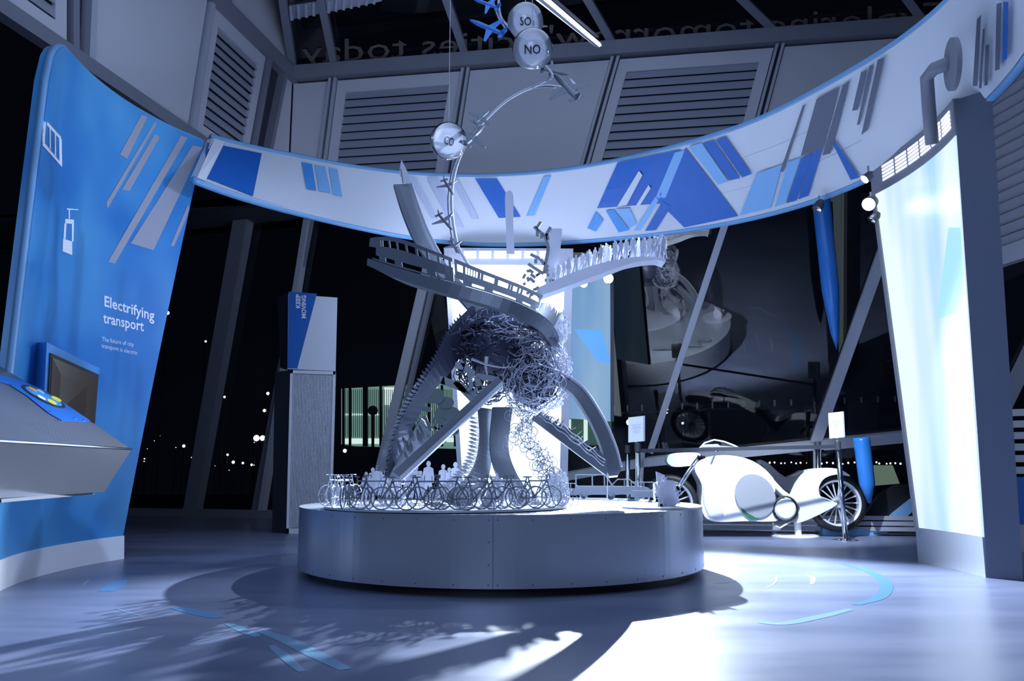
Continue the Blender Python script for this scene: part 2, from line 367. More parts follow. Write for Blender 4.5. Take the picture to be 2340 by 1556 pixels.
# lines in the back wall (x position at top and bottom edge in X), lean of the mullions
def topX(px):   # X on A at zT from pixel at the top beam
    d = ray(px, 100 if px > 1200 else 160); return None
mulA = []
for (xt, yt, xb, yb) in [(766, 180, 742, 372), (1068, 155, 1030, 400), (1410, 125, 1340, 372), (1782, 102, 1736, 275), (2105, 70, 2075, 180)]:
    t = onA(xt, yt); b = onA(xb, yb); k = (t-b)/(t.z-b.z); T = t+k*(zT-t.z); B_ = b+k*(zB-b.z); mulA.append((T, B_))
# corner edge and a far right one
cT, cB = A(-4.13, zT), A(-4.13, zB)
def lerpz(m, z): return m[1].lerp(m[0], (z-zB)/(zT-zB))
lines = [(cT, cB)]+mulA+[(mulA[-1][0]+Vector((1.9, -.295, 0)), mulA[-1][1]+Vector((1.9, -.295, 0)))]
def inset_quad(l, r, z0, z1, m0, off, nrm):
    a, b = lerpz(l, z0), lerpz(r, z0); c, d = lerpz(r, z1), lerpz(l, z1); h = (b-a).normalized()
    return [a+h*m0+nrm*off, b-h*m0+nrm*off, c-h*m0+nrm*off, d+h*m0+nrm*off]
def wall_bay(l, r, louvre, nrm, parent, zb=zB, zt=zT):
    if louvre:
        Q = inset_quad(l, r, zb+.08, zt-.1, .09, .03, nrm); Q2 = inset_quad(l, r, zb+.24, zt-.34, .27, .03, nrm)
        mb = MB()
        for k in range(4):
            a, b = Q[k], Q[(k+1) % 4]; c, d = Q2[(k+1) % 4], Q2[k]; mb.hexa([a, b, c, d], [p+nrm*.05 for p in (a, b, c, d)])
        lf = part('louvre_frame', mb, M['wallpanel'], parent)
        n = 11
        for i in range(n):
            z = zb+.24+(zt-zb-.58)*(i+.15)/n; z2 = z+(zt-zb-.58)*.98/n
            a, b, c, d = inset_quad(l, r, z, z2, .27, .0, nrm)
            s = MB(); s.hexa([a+nrm*.085, b+nrm*.085, c+nrm*.03, d+nrm*.03], [a+nrm*.07, b+nrm*.07, c+nrm*.01, d+nrm*.01]); part('louvre_slat', s, M['louvre'], lf)
    else:
        Q = inset_quad(l, r, zb+.08, zt-.1, .09, .03, nrm); mb = MB(); mb.hexa(Q, [p+nrm*.05 for p in Q]); part('wall_panel', mb, M['wallpanel'], parent)
fin = -nA
for i, lv in enumerate([False, True, False, True, False, True]):
    wall_bay(lines[i], lines[i+1], lv, fin, WB)
for i, (t, b) in enumerate(lines[1:], 1):
    s = MB(); h = Vector((1, -.1555, 0)).normalized()
    for dx, wd, dp in ((-.05, .05, .14), (.05, .05, .14)):
        a = [b+h*(dx-wd/2), b+h*(dx+wd/2), t+h*(dx+wd/2), t+h*(dx-wd/2)]; s.hexa([p+fin*.0 for p in a], [p+fin*dp for p in a])
    part('mullion', s, M['frame_lt'], WB)
s = MB(); a = [A(-4.13, zT-.06, .0), A(8.6, zT-.06, .0), A(8.6, zT+.2, 0), A(-4.13, zT+.2, 0)]; s.hexa(a, [p-nA*.22 for p in a]); struct('trim_1', s, M['frame'], (0, 13.5, 8))
s = MB(); a = [A(-4.13, zB-.12), A(8.6, zB-.12), A(8.6, zB+.02), A(-4.13, zB+.02)]; s.hexa(a, [p-nA*.16 for p in a]); struct('trim_2', s, M['frame'], (0, 13.5, 5.8))
# left wall bays
linesL = []
for (xt, yt, xb, yb) in [(640, 165, 604, 342), (603, 140, 568, 330), (472, 0, 428, 280), (195, 0, 188, 145), (152, 0, 152, 118)]:
    t = onL(xt, yt); b = onL(xb, yb); k = (t-b)/(t.z-b.z); linesL.append((t+k*(zT-t.z), b+k*(zB-b.z)))
linesL.append((linesL[-1][0]+Vector((-.46, -2.2, 0)), linesL[-1][1]+Vector((-.46, -2.2, 0))))
cornL = (Lw(14.33, zT), Lw(14.33, zB))
wall_bay(linesL[0], cornL, False, nL, WL); wall_bay(linesL[2], linesL[1], True, nL, WL); wall_bay(linesL[3], linesL[2], False, nL, WL); wall_bay(linesL[5], linesL[4], True, nL, WL)
s = MB(); h = Vector((.2127, 1, 0)).normalized()
for i in (0, 1, 2, 3, 4):
    t, b = linesL[i]; s = MB(); a = [b-h*.05, b+h*.05, t+h*.05, t-h*.05]; s.hexa(a, [p+nL*.14 for p in a]); part('mullion', s, M['frame_lt'] if i in (2, 3) else M['frame'], WL)
s = MB(); a = [Lw(14.35, zT-.1), Lw(3, zT-.1), Lw(3, zT+.18), Lw(14.35, zT+.18)]; s.hexa(a, [p+nL*.16 for p in a]); struct('trim_3', s, M['frame'], (-5, 9, 8))
s = MB(); a = [Lw(14.35, zB-.14), Lw(3, zB-.14), Lw(3, zB+.04), Lw(14.35, zB+.04)]; s.hexa(a, [p+nL*.16 for p in a]); struct('trim_4', s, M['frame'], (-5, 9, 5.8))
for Y0, Y1 in ((14.2, 12.3), (12.2, 10.4), (10.3, 8.4)):     # white panels above the beam on the left wall
    a = [Lw(Y0, zT+.24), Lw(Y1, zT+.24), Lw(Y1, 10.1), Lw(Y0, 10.1)]; s = MB(); s.hexa(a, [p+nL*.05 for p in a]); part('wall_panel', s, M['wallpanel'], WL)
# sloping glass roof above the back wall
k = 0.55
def roof(p, up=0.0): return p
nR = Vector((0.1555*k, k, 1)).normalized(); pR = A(0, zT+.18)
def onR(x, y): return atplane(x, y, pR, nR)
q = [A(-4.13, zT+.18), A(8.6, zT+.18)]; q += [q[1]+Vector((0, -9, 9*k)), q[0]+Vector((0, -9, 9*k))]
s = MB(); s.add(q, [(0, 1, 2, 3)]); RG = struct('window_1', s, M['glass'], (0, 9, 10))
for (x0, y0, x1, y1, wd) in [(770, 168, 735, 0, .13), (1070, 140, 1022, 0, .13), (1408, 110, 1345, 0, .13), (1785, 82, 1700, 0, .13), (672, 165, 648, 0, .14), (2120, 60, 2060, -20, .13)]:
    a, b = onR(x0, y0), onR(x1, y1); b = a+(b-a)*1.3; s = MB(); s.bar(a, b, wd, nR, .16); part('roof_bar', s, M['frame'], RG)
q2 = [p+Vector((0, .6, 1.2)) for p in q]; s = MB(); s.hexa(q2, [p+Vector((0, 0, .1)) for p in q2]); struct('ceiling', s, mat('roof_dark', (.006, .006, .01), .9), (0, 9, 11))
s = MB(); a, b, c, d = onR(665, 12), onR(880, -20), onR(872, 3), onR(668, 44)
s.hexa([a, b, c, d], [p+nR*.1 for p in (a, b, c, d)])
for i in range(12):
    u = i/12; p0 = a.lerp(b, u); p1 = d.lerp(c, u); s.bar(p0-nR*.02, p1-nR*.02, .05, nR, .05)
struct('trim_5', s, M['frame_lt'], (0, 11, 9))
# reflection of lettering in the roof glass, put in as faint mirrored glyphs
M['reflected_text'] = mat('painted_text_reflection', (0.12, 0.105, 0.095), .9, spec=.1)
def reflected_text(u, v):
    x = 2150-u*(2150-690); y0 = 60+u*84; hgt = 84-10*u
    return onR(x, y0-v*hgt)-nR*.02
text_map("Exploring tomorrow's cities today", reflected_text, M['reflected_text'], RG, 'lettering')

# lower glass wall, leaning in over the hall
AL = math.radians(18); YAW = 0.30; G0 = 14.7+YAW*3.5
nG = Vector((YAW*math.cos(AL), math.cos(AL), math.sin(AL))).normalized(); pG = Vector((0, G0, 0))
def onG(x, y): return atplane(x, y, pG, nG)
def G(X, z):
    Y = G0-YAW*X-z*math.tan(AL); return Vector((X, Y, z))
s = MB(); s.add([G(-13, .15), G(9.5, .15), G(9.5, zB-.1), G(-13, zB-.1)], [(0, 1, 2, 3)]); WG = struct('window_2', s, M['glass'], (0, 13, 3))
dk = Vector((0, .3, 0)); s = MB(); s.hexa([p-dk for p in (G(-13, 0), G(9.5, 0), G(9.5, .15), G(-13, .15))], [p+dk*.5 for p in (G(-13, 0), G(9.5, 0), G(9.5, .15), G(-13, .15))]); struct('baseboard_back', s, M['frame'], (0, 13.5, 0))
s = MB(); Q = [G(-13, zB-.12), G(9.5, zB-.12), A(9.5, zB-.12), A(-13, zB-.12)]; s.hexa(Q, [p+Vector((0, 0, .06)) for p in Q]); struct('trim_6', s, M['dark'], (0, 13, 5.7))
def strut(a, b, wd, m, name, dp=.12, over=0):
    P, Q = onG(*a), onG(*b); d = (Q-P).normalized(); P = P-d*over; s = MB(); s.bar(P-nG*(dp/2+.02), Q-nG*(dp/2+.02), wd, nG, dp); return part(name, s, m, WG)
strut((1668, 480), (1487, 1030), .11, M['frame_lt'], 'mullion')
strut((2035, 520), (1862, 1010), .17, M['frame_lt'], 'mullion')
strut((985, 600), (862, 1120), .18, M['frame_lt'], 'mullion')
strut((1005, 600), (885, 1120), .08, M['frame'], 'mullion')
strut((585, 400), (450, 1165), .30, M['frame'], 'column', .25)
strut((722, 450), (588, 1172), .14, M['frame'], 'mullion')
strut((712, 500), (606, 1168), .10, M['frame_lt'], 'mullion', .2)
strut((2370, 760), (2262, 985), .2, M['frame_lt'], 'mullion')
strut((1270, 1090), (1480, 1052), .14, M['frame_lt'], 'transom'); strut((1480, 1052), (1880, 1012), .15, M['frame_lt'], 'transom'); strut((1880, 1012), (2300, 972), .18, M['frame_lt'], 'transom')
strut((1468, 1030), (1460, 1130), .12, M['frame_lt'], 'mullion'); strut((1866, 1010), (1866, 1110), .12, M['frame_lt'], 'mullion')
# low grey kick rails behind the motorcycle
KR = struct('trim_7', MB().hexa([A(2.4, .02, .42), A(6.6, .02, .42), A(6.6, .04, .42), A(2.4, .04, .42)], [A(2.4, .02, .3), A(6.6, .02, .3), A(6.6, .04, .3), A(2.4, .04, .3)]), M['dark'], (4, 12.6, 0))
for z in (.07, .15, .23):
    s = MB(); a = [A(2.4, z, .44), A(6.6, z, .44), A(6.6, z+.06, .44), A(2.4, z+.06, .44)]; s.hexa(a, [p+nA*.04 for p in a]); part('rail', s, M['louvre'], KR)

# right facet: louvres high up, louvres low down
s = MB(); pr = [Vector((6.9, 12.2, 0)), Vector((8.2, 4.0, 0))]; nr = Vector((-1, -.16, 0)).normalized()
a = [pr[0]+Vector((0, 0, 3.95)), pr[1]+Vector((0, 0, 3.95)), pr[1]+Vector((0, 0, 8.2)), pr[0]+Vector((0, 0, 8.2))]
s.hexa(a, [p-nr*.1 for p in a]); WR = struct('wall_right', s, M['dark'], (7.4, 9, 6))
for i in range(26):
    z = 4.1+i*.16; a = [pr[0]+Vector((0, 0, z)), pr[1]+Vector((0, 0, z))]
    s = MB(); s.hexa([a[0]+nr*.02, a[1]+nr*.02, a[1]+nr*.1+Vector((0, 0, .12)), a[0]+nr*.1+Vector((0, 0, .12))], [a[0]+nr*.04, a[1]+nr*.04, a[1]+nr*.12+Vector((0, 0, .12)), a[0]+nr*.12+Vector((0, 0, .12))])
    part('louvre_slat', s, M['louvre'], WR)
s = MB(); a = [pr[0]+Vector((0, 0, 3.82)), pr[1]+Vector((0, 0, 3.82)), pr[1]+Vector((0, 0, 4.08)), pr[0]+Vector((0, 0, 4.08))]; s.hexa([p+nr*.02 for p in a], [p+nr*.14 for p in a]); part('louvre_frame', s, M['frame_lt'], WR)
lowL = thing('louvre_bench', 'grey slatted low bank behind the dark right pillar', 'louvre', (6.4, 9.6, 0))
for i, z in enumerate((.92, 1.06, 1.2, 1.34, 1.48, 1.62)):
    s = MB(); s.hexa([Vector((5.6, 10.4, z)), Vector((7.4, 9.4, z)), Vector((7.4, 9.4, z+.085)), Vector((5.6, 10.4, z+.085))], [Vector((5.6, 10.46, z)), Vector((7.4, 9.46, z)), Vector((7.4, 9.46, z+.085)), Vector((5.6, 10.46, z+.085))]); part('slat', s, M['frame_lt'], lowL)
s = MB(); s.hexa([Vector((5.6, 10.35, .32)), Vector((7.4, 9.35, .32)), Vector((7.4, 9.35, .88)), Vector((5.6, 10.35, .88))], [Vector((5.6, 10.75, .32)), Vector((7.4, 9.75, .32)), Vector((7.4, 9.75, .88)), Vector((5.6, 10.75, .88))]); part('blue_cabinet', s, M['b1'], lowL)
s = MB(); s.hexa([Vector((5.6, 10.36, 0)), Vector((7.4, 9.36, 0)), Vector((7.4, 9.36, .32)), Vector((5.6, 10.36, .32))], [Vector((5.6, 10.75, 0)), Vector((7.4, 9.75, 0)), Vector((7.4, 9.75, .32)), Vector((5.6, 10.75, .32))]); part('plinth', s, M['frame_lt'], lowL)
s = MB()
for x in (5.65, 7.3): s.box((x, 10.5-(x-5.6)*.55, .85), (.05, .05, 1.7))
part('post', s, M['frame'], lowL)

# ================================================================== OUTSIDE
s = MB(); s.box((0, 75, -3.05), (300, 120, .1)); struct('trim_8', s, M['ground'], (0, 75, -3))
bld = thing('office_building', 'low building with green lit glass hall and white columns seen through the window', 'building', (-6, 34, -3))
yb = 34
def o2(x, y, Y=yb): return at(x, y, Y)
s = MB(); a = [o2(780, 888), o2(1052, 872), o2(1052, 1022), o2(780, 1015)]; s.hexa(a, [p+Vector((0, 3, 0)) for p in a]); part('glass_hall', s, M['greenglow'], bld)
for x in (785, 800, 832, 838, 870, 908, 945, 980, 1010, 1040):
    s = MB(); s.bar(o2(x, 878, yb-.3), o2(x, 1020, yb-.3), .1, (0, 1, 0)); part('column', s, M['black'], bld)
for x0, x1, y0, y1 in ((782, 830, 1002, 1014), (840, 866, 1002, 1014), (878, 905, 885, 925), (940, 1000, 880, 905), (1020, 1050, 995, 1010), (782, 866, 945, 949)):
    s = MB(); a = [o2(x0, y0, yb-.1), o2(x1, y0, yb-.1), o2(x1, y1, yb-.1), o2(x0, y1, yb-.1)]; s.hexa(a, [p+Vector((0, .05, 0)) for p in a]); part('lit_window', s, M['whiteglow'], bld)
s = MB()
for i in range(60): x = 786+i*4.4; s.bar(o2(x, 890, yb-.15), o2(x, 1000, yb-.15), .025, (0, 1, 0))
part('glazing_bars', s, M['frame'], bld, kind='stuff')
b2 = thing('annex_building', 'green lit glazed block outside between the blue reflection sheet and the curved ribbon', 'building', (2, 30, -3))
s = MB(); a = [at(1292, 955, 30), at(1400, 955, 30), at(1400, 1012, 30), at(1292, 1012, 30)]; s.hexa(a, [p+Vector((0, 3, 0)) for p in a]); part('glass_hall', s, mat('annex_green', (.02, .05, .04), .5, emit=(.05, .12, .08), es=.8), b2)
for x in (1296, 1334, 1366):
    s = MB(); a = [at(x, 958, 29.9), at(x+9, 958, 29.9), at(x+9, 1012, 29.9), at(x, 1012, 29.9)]; s.hexa(a, [p+Vector((0, .05, 0)) for p in a]); part('lit_window', s, M['whiteglow'], b2)
sl = thing('street_sign', 'dark round headed street lamp outside in front of the green lit building', 'street lamp', o2(852, 1060, 22))
s = MB(); s.tube([o2(852, 1060, 22), o2(852, 945, 22)], .04, 6); part('pole', s, M['black'], sl)
s = MB(); s.lathe([(0, -.03), (.13, -.03), (.13, .03), (0, .03)], o2(852, 938, 22), (0, 1, 0), 20); part('lamp_head', s, M['black'], sl)
ORD = 'first second third fourth fifth sixth seventh eighth ninth tenth eleventh twelfth thirteenth fourteenth fifteenth sixteenth seventeenth eighteenth nineteenth twentieth twenty-first twenty-second twenty-third twenty-fourth'.split()
def street_lamp(name, x, y, Y, r, m, label, group):
    p = at(x, y, Y); g = Vector((p.x, p.y, -3.0)); t = thing(name, label, 'lamp', g, group)
    s_ = MB(); s_.lathe([(0, -r), (r*.7, -r*.7), (r, 0), (r*.7, r*.7), (0, r)], p, (0, 0, 1), 8); part('glowing_head', s_, m, t)
    s_ = MB(); s_.tube([g, p-Vector((0, 0, r))], .035, 4); part('pole', s_, M['black'], t)
dots = [(586, 1001, 8), (600, 1001, 7), (420, 1019, 4), (470, 780, 3), (383, 715, 5), (612, 899, 4), (604, 938, 4), (747, 1022, 5), (788, 1030, 5), (533, 1056, 4), (555, 1058, 3), (575, 1062, 3), (520, 1039, 3), (1520, 938, 9), (1438, 965, 8), (513, 907, 3), (1560, 967, 3)]
DL = ['large warm lamp left of the pylon, left one of the close pair', 'large warm lamp left of the pylon, right one of the close pair', 'small lamp low between the blue panel and the left column', 'faint lamp high between the blue panel and the left column', 'bright lamp at the right edge of the blue panel beside its title', 'uppermost of two lamps close to the left side of the pylon', 'lower of two lamps above the warm pair left of the pylon', 'lamp glowing right in front of the ribbed pylon shaft edge', 'white lamp just right of the pylon near the green lit building', 'low lamp at the left end of the street cluster beside the left column', 'middle lamp of the low street cluster left of the pylon', 'right hand lamp of the low street cluster left of the pylon', 'single small lamp just above the low street cluster', 'large lamp behind the slanting strut at the upper right of the left sign card', 'large lamp peeking out at the left edge of the left sign card', 'dim lamp high beside the right edge of the left column', 'small lamp right of the slanting strut above the motorcycle']
for i, (x, y, r) in enumerate(dots): street_lamp('city_lamp', x, y, 45, r*.022, M['city'] if i not in (4, 3, 8) else M['city_w'], DL[i], 'city lamps beyond the glass')
qx = [x for x in [1760+i*12+random.uniform(-3, 3) for i in range(26)] if not (1845 < x < 1870 or 1955 < x < 1990)]
for i, x in enumerate(sorted(qx)): street_lamp('quay_lamp', x, 1058+random.uniform(-2, 2), 60, random.uniform(.05, .08), M['city'], 'tiny far quay lamp, '+ORD[i]+' from the left in the row behind the motorcycle', 'lamps along the far quay')
fx = sorted((random.uniform(310, 640), random.uniform(985, 1075)) for i in range(14))
for i, (x, y) in enumerate(fx): street_lamp('distant_lamp', x, y, 60, random.uniform(.025, .05), M['city_w'] if i % 2 else M['city'], 'faint pinpoint lamp, '+ORD[i]+' from the left in the dark left of the pylon', 'faint lamps left of the pylon')
s = MB(); a = [at(2003, 1063, 19), at(2040, 1063, 19), at(2056, 1105, 19), at(1995, 1110, 19)]; s.hexa(a, [p+Vector((0, .6, 0)) for p in a]); single('lit_wall', s, mat('lit_wall_green', (.1, .13, .1), .7, emit=(.20, .27, .20), es=.7), 'dim greenish lit wall outside beside the blue cone', 'wall', at(2020, 1100, 19))
# row of short light posts outside on a dark rail
for i, x in enumerate([1403, 1434, 1467, 1559, 1593, 1628, 1664, 1699, 1735, 1770, 1808, 1930, 1968, 2006, 2045]):
    y = 935-(x-1403)*.035; s = MB(); s.bar(at(x, y-8, 17), at(x, y+8, 17), .03, (0, 1, 0)); single('marker_post', s, M['frame_lt'], 'short pale marker post, '+ORD[i]+' from the left on the dark rail outside', 'post', at(x, y+8, 17), 'marker posts on the outside rail')

s = MB(); s.bar(at(1395, 944, 17), at(2080, 920, 17), .05, (0, 0, 1))
for x in (1400, 1620, 1840, 2060): p = at(x, 940-(x-1403)*.035, 17); s.bar(p, (p.x, p.y, -3), .05, (0, 1, 0))
struct('trim_9', s, M['black'], (4, 17, 2))
# ================================================================== RING
botp = [(445, 410), (580, 455), (700, 487), (800, 510), (900, 532), (1000, 548), (1150, 556), (1280, 550), (1450, 535), (1600, 518), (1700, 497), (1800, 475), (1900, 440), (1985, 400), (2285, 190), (2340, 110)]
topp = [(470, 320), (560, 330), (700, 362), (780, 379), (900, 396), (1050, 404), (1200, 400), (1400, 370), (1560, 330), (1735, 275), (1850, 210), (2000, 130), (2100, 60), (2170, 0)]
ZB, ZT = 4.42, 5.35
bp = [atz(x, y, ZB) for x, y in botp]; tp = [atz(x, y, ZT) for x, y in topp]
def ang(p): return math.atan2(p.x, p.y-7.9)
def rad(p): return math.hypot(p.x, p.y-7.9)
bp += [Vector((3.75, 5.1, ZB)), Vector((2.9, 4.2, ZB))]; tp += [Vector((3.9, 5.7, ZT)), Vector((3.2, 4.6, ZT)), Vector((2.7, 4.0, ZT))]
def radfun(P):
    T = sorted((ang(p), rad(p)) for p in P)
    def f(a):
        s_ = w_ = 0
        for (x0, r0), (x1, r1) in zip(T[:-1], T[1:]):
            if x0 <= a <= x1: base = r0+(r1-r0)*(a-x0)/(x1-x0+1e-9); break
        else: base = T[0][1] if a < T[0][0] else T[-1][1]
        return base
    def g(a): return sum(f(a+k*.045) for k in range(-4, 5))/9
    return g
fb, ft = radfun(bp), radfun(tp)
a0 = ang(bp[0]); a0t = ang(tp[0]); a1 = 2.35; NR = 240
def ringp(a, v, off=0):
    rb, rt = fb(a)+off, ft(a)+off; r = rb+(rt-rb)*v; z = ZB+(ZT-ZB)*v; return Vector((math.sin(a)*r, 7.9+math.cos(a)*r, z))
RING = thing('overhead_ring', 'white curved overhead band printed with blue and grey slanting stripes', 'ring banner', (0, 8, ZB))
s = MB()
for i in range(NR+1):
    a = a0+(a1-a0)*i/NR; b = a0t+(a1-a0t)*i/NR
    s.v += [ringp(a, 0), ringp(b, 1), ringp(b, 1, .1), ringp(a, 0, .1)]
for i in range(NR):
    for kq in ((0, 1), (2, 3)): s.f.append([4*i+kq[0], 4*i+kq[1], 4*i+4+kq[1], 4*i+4+kq[0]])
s.f.append([0, 1, 2, 3]); s.f.append([4*NR+k_ for k_ in range(4)][::-1])
RB = part('band', s, M['ring'], RING, smooth=True); es_ = RB.modifiers.new('e', 'EDGE_SPLIT'); es_.split_angle = .6
s = MB(); s.tube([ringp(a0t+(a1-a0t)*i/NR, 1, .05)+Vector((0, 0, .02)) for i in range(NR+1)], .055, 6); part('top_rim', s, M['rim'], RING, smooth=True)
s = MB(); s.tube([ringp(a0+(a1-a0)*i/NR, 0, .05) for i in range(NR+1)], .05, 6); part('bottom_rim', s, M['rim'], RING, smooth=True)
rb = bvh_of(RB)
DEC = [('b1', (475, 328), (597, 352), (577, 450), (460, 404)), ('b2', (688, 372), (712, 376), (722, 437), (699, 433)), ('b3', (718, 378), (742, 382), (755, 442), (728, 438)), ('b3', (750, 384), (770, 388), (781, 450), (760, 446)),
 ('b1', (1085, 408), (1135, 408), (1190, 495), (1140, 498)), ('b3', (1247, 393), (1264, 391), (1222, 492), (1203, 493)), ('pale', (975, 408), (1000, 408), (1060, 520), (1030, 515)), ('pale', (935, 408), (950, 408), (1000, 500), (985, 498)), ('pale', (1030, 408), (1045, 408), (1095, 500), (1078, 500)),
 ('b1', (1412, 371), (1556, 340), (1528, 462), (1365, 475)), ('b1', (1568, 336), (1688, 492), (1565, 518), (1500, 455)), ('b3', (1543, 347), (1566, 342), (1522, 450), (1498, 453)), ('ring', (1462, 388), (1470, 398), (1434, 466), (1412, 470)), ('ring', (1484, 420), (1489, 428), (1462, 470), (1452, 472)),
 ('b2', (1362, 482), (1380, 502), (1362, 528), (1343, 520)), ('b2', (1385, 480), (1404, 478), (1440, 524), (1415, 530)), ('b3', (1408, 476), (1440, 474), (1456, 510), (1440, 520)), ('b3', (1498, 448), (1506, 456), (1464, 524), (1450, 526)), ('b1', (1515, 458), (1535, 470), (1500, 524), (1475, 526)),
 ('b3', (1575, 333), (1605, 325), (1666, 412), (1643, 420)), ('b1', (1608, 325), (1632, 318), (1693, 405), (1668, 410)), ('b1', (1637, 317), (1660, 310), (1720, 395), (1698, 403)),
 ('b3', (1732, 393), (1790, 373), (1763, 472), (1692, 490)), ('b3', (1803, 368), (1833, 357), (1797, 462), (1773, 470)), ('b1', (1835, 358), (1860, 347), (1823, 455), (1800, 461)), ('b1', (1862, 343), (1883, 335), (1850, 444), (1827, 452)), ('b1', (1905, 322), (1914, 322), (1968, 402), (1948, 408)),
 ('grey', (1870, 223), (1923, 195), (1883, 337), (1833, 353)), ('grey', (1930, 192), (1947, 180), (1902, 347), (1883, 352)), ('grey', (1838, 238), (1845, 235), (1793, 390), (1786, 388)),
 ('grey', (1973, 162), (1988, 155), (1965, 247), (1952, 250)), ('grey', (1993, 147), (2003, 143), (1970, 280), (1963, 282)), ('grey', (2012, 133), (2028, 127), (1988, 293), (1973, 305)),
 ('grey', (2243, 40), (2253, 30), (2243, 193), (2232, 193)), ('grey', (2257, 63), (2262, 60), (2253, 198), (2247, 198)), ('grey', (2263, 100), (2272, 97), (2268, 190), (2260, 193)), ('grey', (2290, 5), (2302, 2), (2296, 155), (2285, 158)), ('b1', (2306, 0), (2318, 0), (2314, 130), (2302, 140))]
for k9, d in enumerate(DEC): print_quad(rb, d[1:], M[d[0]], RB, off=.016+.0008*k9 if d[0] != 'ring' else .050, n=10)
s = MB(); q = [ringp(a0, .02, -.03), ringp(a0+.03, .02, -.03), ringp(a0t+.03, .98, -.03), ringp(a0t, .98, -.03)]; s.hexa(q, [p+Vector((0, .01, 0)) for p in q]); part('end_flap', s, M['white'], RING)
for y0 in (.35, .68):       # fine printed seam lines
    s = MB(); s.tube([ringp(.2+1.1*i/40, y0, -.003) for i in range(41)], .004, 4); part('seam_line', s, M['pale'], RB)

# ================================================================== CURVED PANELS ON THE SAME CIRCLE
def cang(p): return math.atan2(p.x-CX, p.y-CY)
def cyl(a, z, R): return Vector((CX+math.sin(a)*R, CY+math.cos(a)*R, z))
def cyl_panel(mbx, aL0, aR0, z0, aL1, aR1, z1, Rin, Rout, n=24, nz=10, topfun=None):
    base = len(mbx.v)
    for j in range(nz+1):
        v = j/nz
        for i in range(n+1):
            u = i/n; zt = topfun(u) if topfun else z1; z = z0+(zt-z0)*v; vv = (z-z0)/(z1-z0)
            aL = aL0+(aL1-aL0)*vv; aR = aR0+(aR1-aR0)*vv; a = aL+(aR-aL)*u; mbx.v += [cyl(a, z, Rin), cyl(a, z, Rout)]
    def I(i, j, k): return base+2*(j*(n+1)+i)+k
    for j in range(nz):
        for i in range(n):
            mbx.f.append([I(i, j, 0), I(i+1, j, 0), I(i+1, j+1, 0), I(i, j+1, 0)]); mbx.f.append([I(i, j, 1), I(i, j+1, 1), I(i+1, j+1, 1), I(i+1, j, 1)])
    for i in range(n):
        mbx.f.append([I(i, 0, 0), I(i, 0, 1), I(i+1, 0, 1), I(i+1, 0, 0)]); mbx.f.append([I(i, nz, 0), I(i+1, nz, 0), I(i+1, nz, 1), I(i, nz, 1)])
    for j in range(nz):
        mbx.f.append([I(0, j, 0), I(0, j+1, 0), I(0, j+1, 1), I(0, j, 1)]); mbx.f.append([I(n, j, 0), I(n, j, 1), I(n, j+1, 1), I(n, j+1, 0)])
    return mbx
# ---- left blue panel
LP = thing('info_panel', 'tall curved blue wall panel titled Electrifying transport with white skirting', 'display panel', (-4.3, 8.5, 0))
pTL, pTR = atcyl(104, 255, 4.4), atcyl(466, 327, 4.4); pBL, pBR = atcyl(5, 1100, 4.4), atcyl(280, 1232, 4.4)
zt = 4.98
def ext(p, q, z): t = (z-p.z)/(q.z-p.z); return cang(p)+(cang(q)-cang(p))*t
aL0, aL1 = ext(pBL, pTL, .25), ext(pBL, pTL, zt); aR0, aR1 = ext(pBR, pTR, .25), ext(pBR, pTR, zt)
zedge = [atcyl(150, 152, 4.4).z, atcyl(250, 188, 4.4).z, atcyl(350, 245, 4.4).z, atcyl(466, 322, 4.4).z]
def topf(u):
    u = max(0, min(1, u)); zz = 4.98+(zedge[3]-4.98)*u
    r = .16
    if u < r: zz -= (.55)*(1-math.sqrt(max(0, 1-((r-u)/r)**2)))
    return zz
s = MB(); cyl_panel(s, aL0, aR0, .25, aL1, aR1, zt, 4.40, 4.52, 40, 14, topf); PB = part('board', s, M['panelblue'], LP, smooth=True); es_ = PB.modifiers.new('e', 'EDGE_SPLIT'); es_.split_angle = .6
s = MB(); cyl_panel(s, aL0, aR0+.005, 0, aL0, aR0, .25, 4.385, 4.5, 24, 1); part('skirting', s, M['white'], LP)
P_ = []
for i in range(41):
    u = i/40; z = topf(u); vv = (z-.25)/(zt-.25); a = (aL0+(aL1-aL0)*vv)*(1-u)+(aR0+(aR1-aR0)*vv)*u; P_.append(cyl(a, z, 4.44))
left = [cyl(aL0+(aL1-aL0)*j/12*.9, .25+(4.42-.25)*j/12, 4.44) for j in range(13)]
s = MB(); s.tube(left+P_, .035, 6); part('edge_rim', s, M['rim'], LP, smooth=True)
lb = bvh_of(PB)
for q in [((322, 263), (337, 267), (290, 363), (273, 353)), ((353, 278), (358, 282), (245, 477), (242, 463)), ((353, 307), (365, 313), (295, 437), (278, 433)), ((413, 310), (428, 315), (262, 602), (246, 598)), ((440, 332), (462, 336), (350, 572), (298, 556)), ((430, 465), (433, 480), (397, 563), (389, 562))]:
    print_quad(lb, q, M['greyp'], PB, n=8)
for q in [((100, 270), (138, 312), (138, 320), (99, 278)), ((97, 322), (140, 374), (141, 382), (96, 332)), ((99, 275), (104, 280), (101, 330), (96, 326)), ((134, 314), (140, 318), (141, 378), (135, 372)), ((112, 290), (115, 293), (115, 342), (112, 338)), ((124, 303), (127, 306), (127, 358), (124, 354)),
          ((148, 500), (168, 502), (168, 512), (148, 510)), ((143, 545), (164, 552), (164, 583), (142, 574)), ((146, 510), (151, 511), (149, 546), (144, 545)), ((163, 512), (168, 512), (167, 552), (163, 552)), ((156, 478), (159, 478), (159, 500), (156, 500)), ((152, 476), (178, 478), (178, 480), (152, 479))]:
    print_quad(lb, q, M['txt'], PB, 'printed_icon', n=3)
